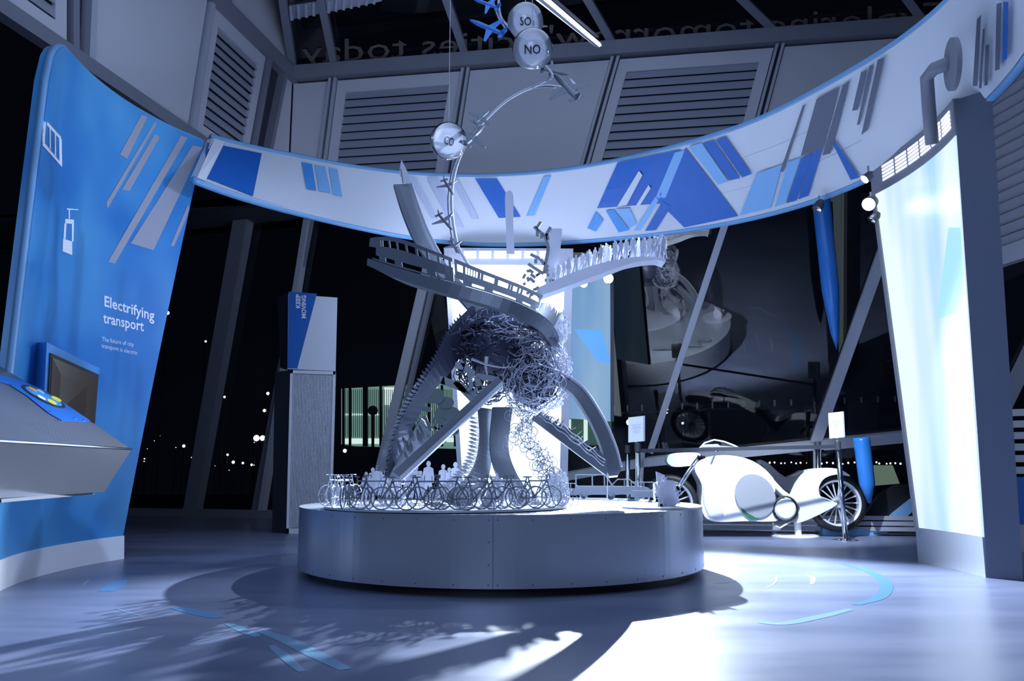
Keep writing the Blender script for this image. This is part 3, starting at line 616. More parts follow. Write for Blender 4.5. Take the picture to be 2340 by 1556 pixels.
def tline(x0, y0, x1, y1, hp):
    def fn(u, v): return stick(lb, x0+(x1-x0)*u, y0+(y1-y0)*u-v*hp, .004)
    return fn
text_map('Electrifying', tline(238, 699, 352, 733, 34), M['txt'], PB, bold=.015); text_map('transport', tline(235, 737, 328, 757, 34), M['txt'], PB, bold=.015)
text_map('The future of city', tline(232, 779, 305, 792, 14), M['txt'], PB); text_map('transport is electric', tline(231, 794, 313, 811, 14), M['txt'], PB)
# protruding screen box
SB = thing('screen_housing', 'blue box with dark monitor standing out of the blue left panel', 'monitor', (-3.9, 8.2, 1.2))
a = [at(107, 782, 7.15), at(228, 842, 8.0), at(215, 1000, 8.0), at(98, 960, 7.15)]; b = [at(52, 782, 7.6), at(225, 840, 8.7), at(210, 1000, 8.7), at(45, 930, 7.6)]
s = MB(); s.hexa(a, b); part('housing', s, M['b2'], SB)
n_ = (a[1]-a[0]).cross(a[3]-a[0]).normalized(); n_ = n_ if n_.y < 0 else -n_
def bil(u, v): return (a[0].lerp(a[1], u)).lerp(a[3].lerp(a[2], u), v)
s = MB(); q = [bil(.05, .12), bil(.97, .10), bil(.97, 1.0), bil(.05, 1.0)]; s.hexa([p+n_*.002 for p in q], [p+n_*.012 for p in q]); part('bezel', s, M['black'], SB)
s = MB(); q = [bil(.08, .17), bil(.92, .15), bil(.92, 1.0), bil(.08, 1.0)]; s.hexa([p+n_*.012 for p in q], [p+n_*.016 for p in q]); part('screen', s, mat('brown_screen', (.015, .011, .011), .2, emit=(.018, .013, .012), es=1), SB)
# steel console
KS = thing('touch_console', 'brushed steel sloping console with round coloured touch disc and punched holes', 'console', (-3, 6.4, .8))
T1 = at(300, 1027, 6.6); T0 = at(-60, 1005, 4.5); R1 = at(215, 968, 6.70); R0 = atplane(-60, 800, T1, (T0-T1).cross(R1-T1))
B1 = at(238, 1124, 6.55); B0 = atplane(-60, 1142, T1, (T0-T1).cross(B1-T1)); K1 = Vector((R1.x, R1.y+.02, .8)); K0 = Vector((R0.x, R0.y+.02, .75))
s = MB(); s.add([T1, T0, R0, R1, B1, B0, K1, K0], [(0, 1, 2, 3), (0, 4, 5, 1), (4, 6, 7, 5), (3, 2, 7, 6), (0, 3, 6, 4), (1, 5, 7, 2)]); part('body', s, M['steel'], KS)
nt_ = (T0-T1).cross(R1-T1).normalized(); nt_ = nt_ if nt_.z > 0 else -nt_
def onT(x, y, off=.003): return atplane(x, y, T1, nt_)+nt_*off
s = MB(); s.tube([T0+nt_*.004, T1+nt_*.004], .008, 6); part('front_edge', s, M['chrome'], KS)
nf = (T0-T1).cross(B1-T1).normalized(); nf = nf if nf.y < 0 else -nf
def flat(pts, fn, m, name, off=.003): s_ = MB(); s_.poly([fn(x, y, off) for x, y in pts], nt_*.003); return part(name, s_, m, KS)
flat([(-20, 853), (40, 868), (100, 893), (150, 925), (205, 962), (200, 966), (140, 962), (110, 945), (60, 905), (20, 880), (-20, 868)], onT, M['b1'], 'disc_plate')
def ell(cx, cy, rx, ry, sk, n=28): return [(cx+rx*math.cos(t*2*math.pi/n)+0, cy+ry*math.sin(t*2*math.pi/n)+sk*math.cos(t*2*math.pi/n)) for t in range(n)]
flat(ell(98, 908, 50, 12, 24), onT, M['black'], 'disc_ring', .007)
flat(ell(98, 908, 42, 9, 20), onT, M['b2'], 'disc_face', .010)
for (x, y, rx, ry, sk, m) in [(72, 893, 11, 3, 5, 'orange'), (90, 898, 9, 3, 4, 'cyan'), (92, 912, 10, 3, 5, 'white'), (116, 922, 11, 4, 5, 'yellow'), (126, 915, 12, 4, 5, 'yellow')]: flat(ell(x, y, rx, ry, sk, 12), onT, M[m], 'disc_segment', .014)
for x, y in ((20, 882), (113, 943), (132, 963), (190, 962), (170, 958)):
    s = MB(); p = onT(x, y, .005); s.lathe([(.009, 0), (.009, .008), (0, .012)], p, nt_, 10); part('bolt', s, M['chrome'], KS)
s = MB()
def onF(x, y): return atplane(x, y, T1, nf)+nf*.0015
for r_ in range(7):
    for c_ in range(9):
        x = 115-7.6*r_+c_*7.6; y = 1036+r_*11; s.lathe([(.0055, 0), (.0055, .001), (0, .001)], onF(x, y), nf, 6)
part('front_holes', s, M['black'], KS, kind='stuff')
s = MB()
for r_ in range(10):
    for c_ in range(7):
        x = 52+r_*9+c_*7.5; y = 966+r_*4.4; s.lathe([(.004, 0), (.004, .001), (0, .001)], onT(x, y, .001), nt_, 6)
part('top_holes', s, M['grey'], KS, kind='stuff')
s = MB(); s.poly([B0+Vector((.1,.1,0)), B1+Vector((-.1,.05,0)), K1, K0], Vector((0, 0, -.02))); part('underside', s, M['steel'], KS)

# ---- right lit panel
RP = thing('lit_panel', 'tall curved glowing pale blue panel at the right with slotted top frame', 'light panel', (4.3, 8.4, 0))
RR = 4.36
qTL, qTR, qBL, qBR = atcyl(1998, 425, RR), atcyl(2182, 290, RR), atcyl(2104, 1238, RR), atcyl(2247, 1262, RR)
def angs(pl, ql, z): return ext(pl, ql, z)
z0_, z1_ = .36, 4.16
bl, tl = angs(qBL, qTL, z0_), angs(qBL, qTL, z1_); br, tr = angs(qBR, qTR, z0_), angs(qBR, qTR, z1_)
s = MB(); cyl_panel(s, bl, br, z0_, tl, tr, z1_, RR, RR+.06, 16, 16); LPN = part('glowing_face', s, M['lit'], RP)
s = MB(); cyl_panel(s, bl-.01, br+.005, 0, bl-.01, br+.005, z0_, RR-.01, RR+.3, 12, 1); part('skirting', s, M['plinth'], RP)
s = MB(); cyl_panel(s, bl-.012, bl-.001, z0_, tl-.012, tl-.001, z1_, RR-.02, RR+.2, 2, 10); part('edge_strip', s, M['frame'], RP)
s = MB(); cyl_panel(s, tl-.012, tr+.01, z1_, tl-.012, tr+.01, z1_+.36, RR-.01, RR+.05, 16, 1); part('top_frame', s, M['frame'], RP)
for i in range(6):
    u0 = .10+i*.148; u1 = u0+.125; s = MB()
    for k_ in range(5):
        zz = z1_+.10+k_*.040; cyl_panel(s, tl+(tr-tl)*u0, tl+(tr-tl)*u1, zz, tl+(tr-tl)*u0, tl+(tr-tl)*u1, zz+.024, RR-.02, RR-.012, 3, 1)
    part('glowing_slot', s, M['slotglow'], RP)
rpb = bvh_of(LPN); print_quad(rpb, ((2168, 520), (2196, 520), (2207, 706), (2142, 730)), M['litedge'], RP, 'printed_shape', n=5)
s = MB(); pr1, pr2 = atz(2250, 1313), atz(2318, 1320)
e0, e1 = cyl(br+.008, 0, RR), cyl(tr+.012, 4.5, RR)
s.hexa([e0, e0+Vector((.19, -.22, 0)), e0+Vector((.45, .3, 0)), e0+Vector((.2, .4, 0))], [e1, e1+Vector((.22, -.24, 0)), e1+Vector((.45, .25, 0)), e1+Vector((.2, .4, 0))]); part('side_pillar', s, M['grey'], RP)
# arm from ring to panel
arm = thing('bracket_arm', 'bent grey pipe bracket with round plate joining right panel to ring', 'bracket', at(2120, 275, 8.3))
s = MB(); s.tube([at(2130, 330, 7.55), at(2122, 240, 7.45), at(2118, 178, 7.35), at(2135, 157, 7.2), at(2172, 143, 7.0)], .062, 10); part('pipe', s, M['frame'], arm, smooth=True)
s = MB(); s.lathe([(0, -.02), (.235, -.02), (.235, .02), (0, .02)], at(2177, 147, 6.95), (.967, -.25, 0), 28); part('round_plate', s, M['frame'], arm)

# ---- back lit panel
YB = 11.9
BP = thing('back_lit_panel', 'glowing white panel behind the sculpture with slotted grey head frame', 'light panel', (0, YB, 0))
s = MB(); q = [at(1022, 603, YB), at(1300, 606, YB), at(1284, 1200, YB), at(1062, 1200, YB)]; s.hexa(q, [p+Vector((0, .08, 0)) for p in q]); part('glowing_face', s, M['lit2'], BP)
s = MB(); q = [at(1018, 566, YB-.02), at(1302, 568, YB-.02), at(1302, 606, YB-.02), at(1022, 604, YB-.02)]; s.hexa(q, [p+Vector((0, .12, 0)) for p in q]); part('head_frame', s, M['frame_lt'], BP)
s = MB(); q = [at(1014, 566, YB-.04), at(1024, 566, YB-.04), at(1064, 1216, YB-.04), at(1054, 1216, YB-.04)]; s.hexa(q, [p+Vector((0, .14, 0)) for p in q]); part('side_frame', s, M['frame_lt'], BP)
s = MB(); q = [at(1292, 568, YB-.04), at(1310, 568, YB-.04), at(1294, 1216, YB-.04), at(1276, 1216, YB-.04)]; s.hexa(q, [p+Vector((0, .2, 0)) for p in q]); part('side_frame', s, M['frame_lt'], BP)
s = MB(); q = [at(1062, 1198, YB-.03), at(1284, 1198, YB-.03), at(1284, 1226, YB-.03), at(1062, 1226, YB-.03)]; s.hexa(q, [p+Vector((0, .14, 0)) for p in q]); part('foot', s, M['frame'], BP)
for i in range(6):
    s = MB(); x0 = 1060+i*34.5
    for k_ in range(3):
        y0 = 573+k_*6.0; q = [at(x0, y0, YB-.05), at(x0+28, y0, YB-.05), at(x0+28, y0+4.2, YB-.05), at(x0, y0+4.2, YB-.05)]; s.hexa(q, [p+Vector((0, .02, 0)) for p in q])
    part('glowing_slot', s, M['slotglow'], BP)
BN = thing('panel_reflection', 'pale blue glowing sheet imitating a panel reflection with darker triangle beside the white panel', 'reflection sheet', at(1350, 955, 12.25))  # glowing sheet added to imitate the back panel's reflection
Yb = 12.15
s = MB(); q = [at(1308, 590, Yb), at(1396, 590, Yb), at(1397, 963, Yb), at(1290, 955, Yb)]; s.hexa(q, [p+Vector((0, .03, 0)) for p in q]); part('sheet', s, M['reflblue'], BN)
s = MB(); s.poly([at(1312, 752, Yb-.005), at(1375, 754, Yb-.005), at(1396, 830, Yb-.005), at(1365, 826, Yb-.005)], Vector((0, .004, 0))); part('reflected_triangle', s, M['refltri'], BN)
s = MB(); s.bar(at(1398, 590, Yb), at(1399, 963, Yb), .05, (0, 1, 0)); part('dark_edge', s, M['dark'], BN)

# ================================================================== SPOTLIGHTS
def spotlight(x, y, Y, aim, label, r=.07, on=True, bracket=(0, 0, .12)):
    p = at(x, y, Y); d = (Vector(aim)-p).normalized(); t = thing('spotlight', label, 'spotlight', p, 'spotlights round the display')
    s = MB(); s.lathe([(r*.5, -r*2.2), (r*.95, -r*1.4), (r*1.05, .0), (r*1.12, .01)], p, d, 16); hs = part('housing', s, M['dark'], t, smooth=True)
    s = MB(); s.lathe([(0, .012), (r*.95, .012), (r*.95, .02), (0, .026)], p, d, 16); part('lens', s, M['lampglow'] if on else M['chrome'], hs)
    s = MB(); b = Vector(bracket); s.tube([p-d*r, p-d*r+b*.6, p-d*r+b], .012, 5); part('bracket', s, M['frame'], t)
spotlight(2208, 240, 7.75, (0.5, 3.0, 0.6), 'bright flaring round spotlight at the top of the right pillar', .11)
spotlight(2197, 302, 7.7, (0, 8, .6), 'upper of two small side-on spotlights below the flaring lamp', .06)
spotlight(2197, 336, 7.7, (0, 8, .6), 'lower of two small side-on spotlights below the flaring lamp', .06)
spotlight(1986, 466, 8.95, (0.0, 5.0, 0.8), 'round lit spotlight at the left edge of the glowing right panel', .075)
spotlight(1978, 408, 8.95, (0, 9, 1.0), 'tilted spotlight at the top left corner of the right panel', .05)
spotlight(1994, 502, 9.0, (1.0, 9, 0.5), 'dim spotlight lowest at the left edge of the right panel', .05, False)
spotlight(1868, 476, 9.9, (1.5, 9, 0.5), 'unlit spotlight hanging under the ring above the blue cone', .06, False)
spotlight(1390, 636, 11.72, (0.75, 3.6, 0), 'right lit spotlight of two under the crowd ribbon at the blue reflection sheet', .075, True)
spotlight(1334, 648, 11.72, (0.3, 6.5, 0.2), 'left lit spotlight of two under the crowd ribbon at the blue reflection sheet', .055, True)
spotlight(1007, 600, 11.72, (-.5, 6.5, 0.8), 'lit spotlight at the left top of the back panel above the tram', .045, True)
spotlight(1003, 661, 11.72, (-.5, 6.5, 0.2), 'lit spotlight left of the back panel below the tram ribbon', .05, True)

# ================================================================== PLINTH
PC = Vector((-.106, 8.43, 0)); PR = 1.978; PZ = .625
PL = thing('round_plinth', 'large round grey metal plinth under the sculpture', 'plinth', PC)
def wedge(a0_, a1_, R, z0, z1, th=.02, n=16):
    s_ = MB(); base = 0
    for i in range(n+1):
        a_ = a0_+(a1_-a0_)*i/n
        for rr in (R, R-th):
            for zz in (z0, z1): s_.v.append(PC+Vector((math.sin(a_)*rr, -math.cos(a_)*rr, zz)))
    for i in range(n):
        q = 4*i
        for (m_, n2) in ((0, 1), (1, 3), (3, 2), (2, 0)): s_.f.append([q+m_, q+n2, q+4+n2, q+4+m_])
    s_.f.append([0, 1, 3, 2]); s_.f.append([4*n, 4*n+2, 4*n+3, 4*n+1]); return s_
seams = [-.03]
ns = 5
for i in range(ns):
    a_ = -.02+i*2*math.pi/ns; g = .0008; part('side_panel', wedge(a_+g, a_+2*math.pi/ns-g, PR, .07, PZ-.008, n=30), M['plinth'], PL, smooth=False)
s = MB(); s.lathe([(0, 0), (PR-.1, 0), (PR-.1, .08), (PR-.03, .08), (PR-.03, PZ-.03), (0, PZ-.03)], PC, n=96); part('recessed_base', s, M['black'], PL)
s = MB(); s.lathe([(PR+.003, PZ-.014), (PR+.003, PZ), (0, PZ)], PC, n=128); part('top', s, M['plinth'], PL)
def rivet(a_, z):
    p = PC+Vector((math.sin(a_)*PR, -math.cos(a_)*PR, z)); s_ = MB(); s_.lathe([(.007, 0), (.006, .003), (0, .004)], p, (math.sin(a_), -math.cos(a_), 0), 8); part('rivet', s_, M['grey'], PL)
for i in range(-6, 8):
    a_ = -.02+i*.155
    for z in (.10, .585):
        rivet(a_-.018 if i == 0 else a_, z)
        if i == 0: rivet(a_+.018, z)
for z in (.25, .42): rivet(-.038, z)

# ================================================================== SCULPTURE
SC = thing('transport_sculpture', 'large twisting metal sculpture of ribbons with cut-out trams, crowds, bicycles and wire', 'sculpture', (-.3, 8.0, PZ))
def sheet_part(name, A_, B_, m, th=.02, n=28, parent=SC):
    sh = Sheet(A_, B_, n); s_ = MB(); sh.patch(s_, 0, 1, 0, 1, th); part(name, s_, m, parent); return sh
# base disc
DC = Vector((-.60, 7.67, PZ+.004)); DR = 1.10
s = MB(); s.lathe([(0, .004), (DR, .004), (DR, .022), (0, .022)], DC, n=96); part('base_disc', s, M['sculpt_lt'], SC)
s = MB(); s.lathe([(0, .003), (.36, .003), (.36, .018), (0, .018)], Vector((1.35, 7.55, PZ)), n=48); part('small_disc', s, M['sculpt_lt'], SC)
# --- tram ribbon
A1 = [(840, 590, 7.7), (930, 618, 7.5), (1040, 648, 7.3), (1150, 680, 7.25), (1230, 715, 7.35), (1272, 757, 7.6), (1280, 805, 7.95)]
A0 = [(838, 606, 7.7), (920, 641, 7.5), (1030, 674, 7.3), (1140, 706, 7.25), (1213, 742, 7.35), (1252, 776, 7.6), (1262, 815, 7.95)]
A2 = [(846, 541, 7.72), (905, 541, 7.62), (1000, 575, 7.4), (1110, 620, 7.35), (1200, 655, 7.4), (1262, 688, 7.5), (1300, 722, 7.7), (1306, 760, 7.95)]
sheet_part('tram_ribbon', A0, A1, M['sculpt'], .14)
sh = Sheet([(x, y-1, Y) for x, y, Y in A1], A2, 40)
t1 = MB(); sh.patch(t1, .035, .33, .50-.28, .60, .01); sh.patch(t1, .02, .33, .84, .97, .01); sh.patch(t1, 0.0, .06, .55, .95, .01)
for i in range(8): u = .065+i*.036; sh.patch(t1, u, u+.008, .58, .86, .01, 1)
for u in (.05, .12, .24, .30): sh.patch(t1, u, u+.03, .05, .25, .01, 1)
sh.patch(t1, .02, .34, .02, .07, .008)
part('tram_car', t1, M['sculpt'], SC)
t2 = MB(); sh.patch(t2, .335, .66, .22, .52, .01); sh.patch(t2, .335, .66, .84, .99, .01)
for u in (.335, .36, .405, .415, .46, .465, .51, .52, .545, .56, .60, .65): sh.patch(t2, u, u+.008, .50, .86, .01, 1)
for i in range(6): sh.patch(t2, .365+.008*i, .365+.008*i+.003, .52, .84, .006, 1)
for u in (.36, .43, .55, .62): sh.patch(t2, u, u+.03, .04, .25, .01, 1)
sh.patch(t2, .335, .67, .02, .07, .008)
part('tram_car', t2, M['sculpt'], SC)
random.seed(3)
prof = []
u = .665
while u < .80: prof += [(u, random.uniform(.45, .85)), (u+.004, random.uniform(.35, .9))]; u += .009
s = MB(); sh.skyline(s, prof); part('tree_line', s, M['sculpt'], SC)
s = MB()
u = .80
while u < .985:
    hh = random.uniform(.55, 1.0); 
    sh.patch(s, u, u+.004, .05, hh, .008, 1)
    if random.random() < .6: sh.patch(s, u, u+.02, hh-.08, hh, .008, 1)
    if random.random() < .4: sh.patch(s, u, u+.012, .1, .45, .008, 1)
    u += .0095
sh.patch(s, .8, 1, 0, .16, .008); sh.patch(s, .8, 1, .92, 1, .008); sh.patch(s, .8, 1, .48, .54, .008)
part('lattice_rail', s, M['sculpt_lt'], SC)
# --- tall flat ribbon at upper left
sheet_part('tall_ribbon', [(900, 421, 7.9), (918, 480, 7.9), (945, 545, 7.9), (985, 605, 7.9), (1035, 665, 7.9), (1085, 722, 7.95)], [(941, 420, 7.95), (955, 470, 7.95), (978, 530, 7.95), (1010, 590, 7.95), (1062, 652, 7.95), (1115, 700, 8.0)], M['sculpt'], .05)
s = MB(); s.poly([at(x, y, 7.9) for x, y in [(912, 397), (917, 364), (930, 390), (940, 419), (926, 419)]], Vector((0, .012, 0))); part('ribbon_flame', s, M['sculpt_lt'], SC)
s = MB(); s.bar(at(921, 419, 7.9), at(916, 386, 7.9), .012, (0, 1, 0)); part('ribbon_pin', s, M['sculpt'], SC)
s = MB(); P = [at(*p) for p in crom([(941, 420, 7.9), (957, 470, 7.9), (980, 530, 7.9), (1012, 590, 7.9)], 20)]; s.tube(P, .012, 5); part('ribbon_edge', s, M['sculpt_lt'], SC)
# --- rollercoaster rail of aeroplanes
rail = [(1070, 605, 7.8), (1047, 562, 7.75), (1036, 510, 7.7), (1032, 450, 7.65), (1040, 392, 7.6), (1060, 340, 7.55), (1095, 290, 7.5), (1150, 236, 7.5), (1200, 206, 7.5), (1245, 192, 7.5), (1290, 197, 7.55), (1310, 206, 7.6)]
P = [at(*p) for p in crom(rail, 60)]
s = MB(); s.tube(P, .016, 6, r2=.012); part('curved_rail', s, M['sculpt_lt'], SC, smooth=True)
s = MB(); s.tube([p+Vector((-.035-.0*i, .03, -.012)) for i, p in enumerate(P[4:54])], .010, 6); part('curved_rail', s, M['sculpt'], SC, smooth=True)
P2 = [at(*p) for p in crom([(1215, 200, 7.5), (1245, 185, 7.45), (1262, 172, 7.4), (1240, 145, 7.5), (1200, 110, 7.7), (1165, 65, 7.8), (1143, 35, 7.8), (1138, -30, 7.8)], 40)]
s = MB(); s.tube(P2, .014, 6); part('curved_rail', s, M['sculpt_lt'], SC, smooth=True)
P3 = [at(*p) for p in crom([(1155, 65, 7.82), (1140, 42, 7.8), (1128, 8, 7.8), (1122, -20, 7.8)], 12)]
s = MB(); s.tube(P3, .010, 6); part('curved_rail', s, M['sculpt_lt'], SC, smooth=True)
def plane_mesh():
    s_ = MB(); s_.lathe([(0, -.5), (.05, -.42), (.06, -.2), (.06, .25), (.035, .42), (0, .5)], (0, 0, 0), (1, 0, 0), 8)
    s_.hexa([(.0, 0, .0), (-.18, -.5, 0), (-.24, -.5, 0), (-.2, 0, 0)], [(.0, 0, .02), (-.18, -.5, .015), (-.24, -.5, .015), (-.2, 0, .02)])
    s_.hexa([(.0, 0, .0), (-.18, .5, 0), (-.24, .5, 0), (-.2, 0, 0)], [(.0, 0, .02), (-.18, .5, .015), (-.24, .5, .015), (-.2, 0, .02)])
    s_.hexa([(-.36, -.01, .02), (-.5, -.01, .22), (-.56, -.01, .22), (-.5, -.01, .02)], [(-.36, .01, .02), (-.5, .01, .22), (-.56, .01, .22), (-.5, .01, .02)])
    s_.hexa([(-.4, -.18, 0), (-.4, .18, 0), (-.5, .18, 0), (-.5, -.18, 0)], [(-.4, -.18, .02), (-.4, .18, .02), (-.5, .18, .02), (-.5, -.18, .02)])
    return s_
def proto(name, s_, m):
    me = bpy.data.meshes.new(name); me.from_pydata([tuple(v) for v in s_.v], [], [tuple(f) for f in s_.f]); me.materials.append(m); me.validate(); return me
def inst(name, me, parent, pos, X, Z, size, flip=False):
    Z = Vector(Z).normalized(); X = Vector(X); X = (X-Z*X.dot(Z)).normalized(); Yv = Z.cross(X)
    R = Matrix((X, Yv, Z)).transposed(); o = bpy.data.objects.new(name, me); C.objects.link(o); o.parent = parent
    sx = size if not isinstance(size, tuple) else 1
    Mx = Matrix.Translation(Vector(pos)-parent_world(parent))@R.to_4x4()@(Matrix.Scale(size, 4))
    o.matrix_basis = Mx; return o
PM = proto('aeroplane', plane_mesh(), M['sculpt']); PMb = proto('aeroplane', plane_mesh(), M['bluepipe']); PMl = proto('aeroplane', plane_mesh(), M['sculpt_lt'])
for (x, y, Y, dx, dy, sz, me) in [(1085, 308, 7.45, 1, -1, .26, PM), (1103, 265, 7.45, 1, -.9, .20, PM), (1025, 428, 7.6, .25, 1, .16, PM), (1018, 508, 7.6, .4, 1, .18, PM), (1040, 565, 7.65, .3, 1, .14, PM), (1290, 195, 7.5, -1, -1, .34, PM), (1320, 195, 7.55, 1, .15, .15, PMl), (1112, 62, 7.7, -1, .0, .30, PMb), (1110, 8, 7.7, -1, .1, .22, PMb), (1270, 165, 7.45, 1, .7, .22, PM), (1235, 60, 7.75, 1, .4, .12, PM)]:
    a_ = at(x, y, Y); b_ = at(x+dx*20, y+dy*20, Y+.05); inst('aeroplane', me, SC, a_, b_-a_, (0.1, -1, .4), sz*1.35)
# --- upright strips behind
sheet_part('upright_strip', [(1158, 580, 8.3), (1156, 520, 8.3), (1154, 450, 8.3), (1158, 438, 8.3)], [(1176, 580, 8.3), (1173, 520, 8.3), (1173, 450, 8.3), (1166, 434, 8.3)], M['sculpt_lt'], .02)
sheet_part('upright_strip', [(1246, 665, 8.4), (1250, 600, 8.4), (1256, 530, 8.4), (1260, 522, 8.4)], [(1272, 660, 8.4), (1278, 600, 8.4), (1284, 530, 8.4), (1284, 522, 8.4)], M['sculpt_lt'], .03)
s = MB()
for a_, b_ in [((1220, 518), (1246, 540)), ((1226, 522), (1236, 507)), ((1228, 524), (1228, 542)), ((1238, 535), (1238, 546)), ((1246, 540), (1258, 519)), ((1246, 540), (1253, 565)), ((1253, 565), (1243, 625)), ((1250, 534), (1252, 548)), ((1212, 581), (1235, 592)), ((1235, 592), (1244, 605)), ((1224, 592), (1224, 602)), ((1207, 603), (1230, 618)), ((1230, 618), (1243, 626))]:
    s.bar(at(*a_, 8.35), at(*b_, 8.35), .032, (0, 1, 0), .012)
part('branching_figures', s, M['sculpt'], SC)
s = MB(); random.seed(5)
for i in range(26):
    x = random.uniform(1200, 1260); y = random.uniform(615, 668); s.bar(at(x, y, 8.3), at(x+random.uniform(-12, 12), y+random.uniform(-12, 12), 8.3), .03, (0, 1, 0), .012)
part('foliage_cutouts', s, M['sculpt'], SC)

# --- people
def person_proto(v, m):
    s_ = MB(); th = Vector((0, .035, 0))
    def pl(pts): s_.poly([Vector((x, 0, z)) for x, z in pts], th)
    cx = .0; pl([(cx+.055*math.cos(t*math.pi/4), .925+.07*math.sin(t*math.pi/4)) for t in range(8)])
    if v == 0: pl([(-.03, .86), (.03, .86), (.11, .82), (.14, .62), (.13, .48), (.10, .48), (.10, .60), (.08, .70), (.08, .5), (.12, .25), (.16, .02), (.21, 0), (.11, 0), (.06, .24), (.0, .44), (-.05, .24), (-.13, 0), (-.21, .0), (-.16, .03), (-.11, .25), (-.08, .5), (-.08, .70), (-.1, .6), (-.11, .48), (-.14, .48), (-.14, .64), (-.11, .82)])
    elif v == 1: pl([(-.03, .86), (.03, .86), (.10, .82), (.12, .66), (.20, .55), (.18, .52), (.09, .62), (.09, .42), (.05, .2), (.04, .0), (.09, 0), (-.02, 0), (-.01, .2), (-.04, .4), (-.06, .2), (-.11, .0), (-.17, .0), (-.12, .22), (-.10, .45), (-.11, .6), (-.18, .50), (-.21, .52), (-.13, .66), (-.11, .82)])
    else: pl([(-.03, .86), (.03, .86), (.10, .83), (.12, .6), (.14, .35), (.08, .33), (.07, .0), (.10, 0), (.01, 0), (.0, .33), (-.02, .33), (-.04, .0), (-.10, 0), (-.08, .33), (-.14, .35), (-.11, .6), (-.10, .83)])
    return proto('person_figure', s_, m)
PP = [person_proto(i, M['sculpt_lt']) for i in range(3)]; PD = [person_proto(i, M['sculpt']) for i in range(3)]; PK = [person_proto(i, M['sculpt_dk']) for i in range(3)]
# crowd ribbon
C1 = [(1232, 656, 8.2), (1300, 626, 8.25), (1370, 602, 8.3), (1440, 588, 8.3), (1500, 587, 8.3), (1522, 592, 8.3)]
C0 = [(1240, 674, 8.2), (1310, 649, 8.25), (1390, 619, 8.3), (1450, 600, 8.3), (1500, 594, 8.3), (1520, 600, 8.3)]
sc_ = sheet_part('crowd_ribbon', C0, C1, M['sculpt_lt'], .22)
random.seed(11)
for row in range(3):
    for i in range(22):
        u = .08+.90*i/22+row*.012+random.uniform(-.008, .008)
        if u > .985: continue
        p = sc_.p(u, 1)+Vector((0, .02+row*.08, 0)); hgt = .165+.10*u+random.uniform(-.015, .015)
        inst('person_figure', random.choice(PP), SC, p, (1, random.uniform(-.5, .5), 0), (.05, 0, 1), hgt)
# --- right hand curved ribbon
sheet_part('arched_ribbon', [(1262, 868, 7.8), (1310, 902, 7.75), (1348, 960, 7.7), (1374, 1020, 7.65), (1386, 1070, 7.6), (1392, 1088, 7.6)], [(1278, 848, 7.85), (1332, 884, 7.8), (1376, 948, 7.75), (1406, 1015, 7.7), (1420, 1066, 7.65), (1412, 1086, 7.6)], M['sculpt'], .05)
s = MB(); s.tube([at(*p) for p in crom([(1278, 848, 7.83), (1332, 884, 7.78), (1376, 948, 7.73), (1406, 1015, 7.68), (1420, 1066, 7.63)], 24)], .012, 5); part('ribbon_edge', s, M['sculpt_lt'], SC)
s = MB(); s.tube([at(1388, 1085, 7.65), at(1388, 1168, 7.8)], .004, 5); part('support_rod', s, M['wire'], SC)
# --- small ribbon of boats/trees
e0 = [(1215, 958, 7.5), (1260, 992, 7.5), (1320, 1038, 7.55), (1385, 1086, 7.6)]; e1 = [(1219, 950, 7.5), (1264, 984, 7.5), (1324, 1030, 7.55), (1388, 1078, 7.6)]
sheet_part('slanting_ribbon', e0, e1, M['sculpt'], .08)
she = Sheet(e1, [(1240, 935, 7.5), (1285, 955, 7.5), (1345, 1005, 7.55), (1392, 1050, 7.6)], 30)
random.seed(8); prof = []; u = .02
while u < .60: prof += [(u, random.uniform(.35, 1.15)), (u+.012, random.uniform(.3, 1.0))]; u += .03
prof += [(.62, .3), (.66, .95), (.70, 1.0), (.71, .4), (.74, .45), (.78, 1.0), (.9, .95), (.97, .7), (1.0, .1)]
s = MB(); she.skyline(s, prof); part('skyline_cutout', s, M['sculpt'], SC)
s = MB(); 
for k_ in range(3): s.tube([she.p(.05+.9*i/24, .25+.2*k_+.05*math.sin(i*1.3+k_))+Vector((0, -.012, 0)) for i in range(25)], .005, 4)
part('skyline_lines', s, M['sculpt_lt'], SC)
# --- left branch with crowd spikes
gl = sheet_part('left_branch', [(1085, 700, 7.9), (1036, 752, 7.8), (1004, 815, 7.75), (962, 880, 7.7), (922, 950, 7.65), (893, 1025, 7.6), (882, 1088, 7.55)], [(1095, 760, 8.0), (1062, 800, 7.95), (1030, 850, 7.9), (990, 895, 7.85), (958, 950, 7.8), (930, 1010, 7.7), (915, 1095, 7.6)], M['sculpt_dk'], .06)
sheet_part('left_branch', [(962, 955, 7.62), (945, 985, 7.6), (915, 1040, 7.58), (888, 1092, 7.55)], [(975, 965, 7.7), (985, 1000, 7.68), (960, 1050, 7.65), (910, 1098, 7.6)], M['sculpt'], .02)
random.seed(21)
for i in range(46):
    u = .1+.88*i/46; p = gl.p(u, .02+.04*(i % 2)); q = gl.p(u, .5); d = (p-q).normalized(); t = gl.p(min(u+.02, 1), 0)-gl.p(u-.02, 0)
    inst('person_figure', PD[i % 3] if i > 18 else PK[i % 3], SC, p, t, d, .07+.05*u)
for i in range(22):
    x = random.uniform(905, 985); y0 = 1085-(x-905)*.85; y = y0-random.uniform(0, 55); p = at(x, y, 7.5); inst('person_figure', random.choice(PD), SC, p, (1, .2, 0), (-.35, -.2, 1), .10)
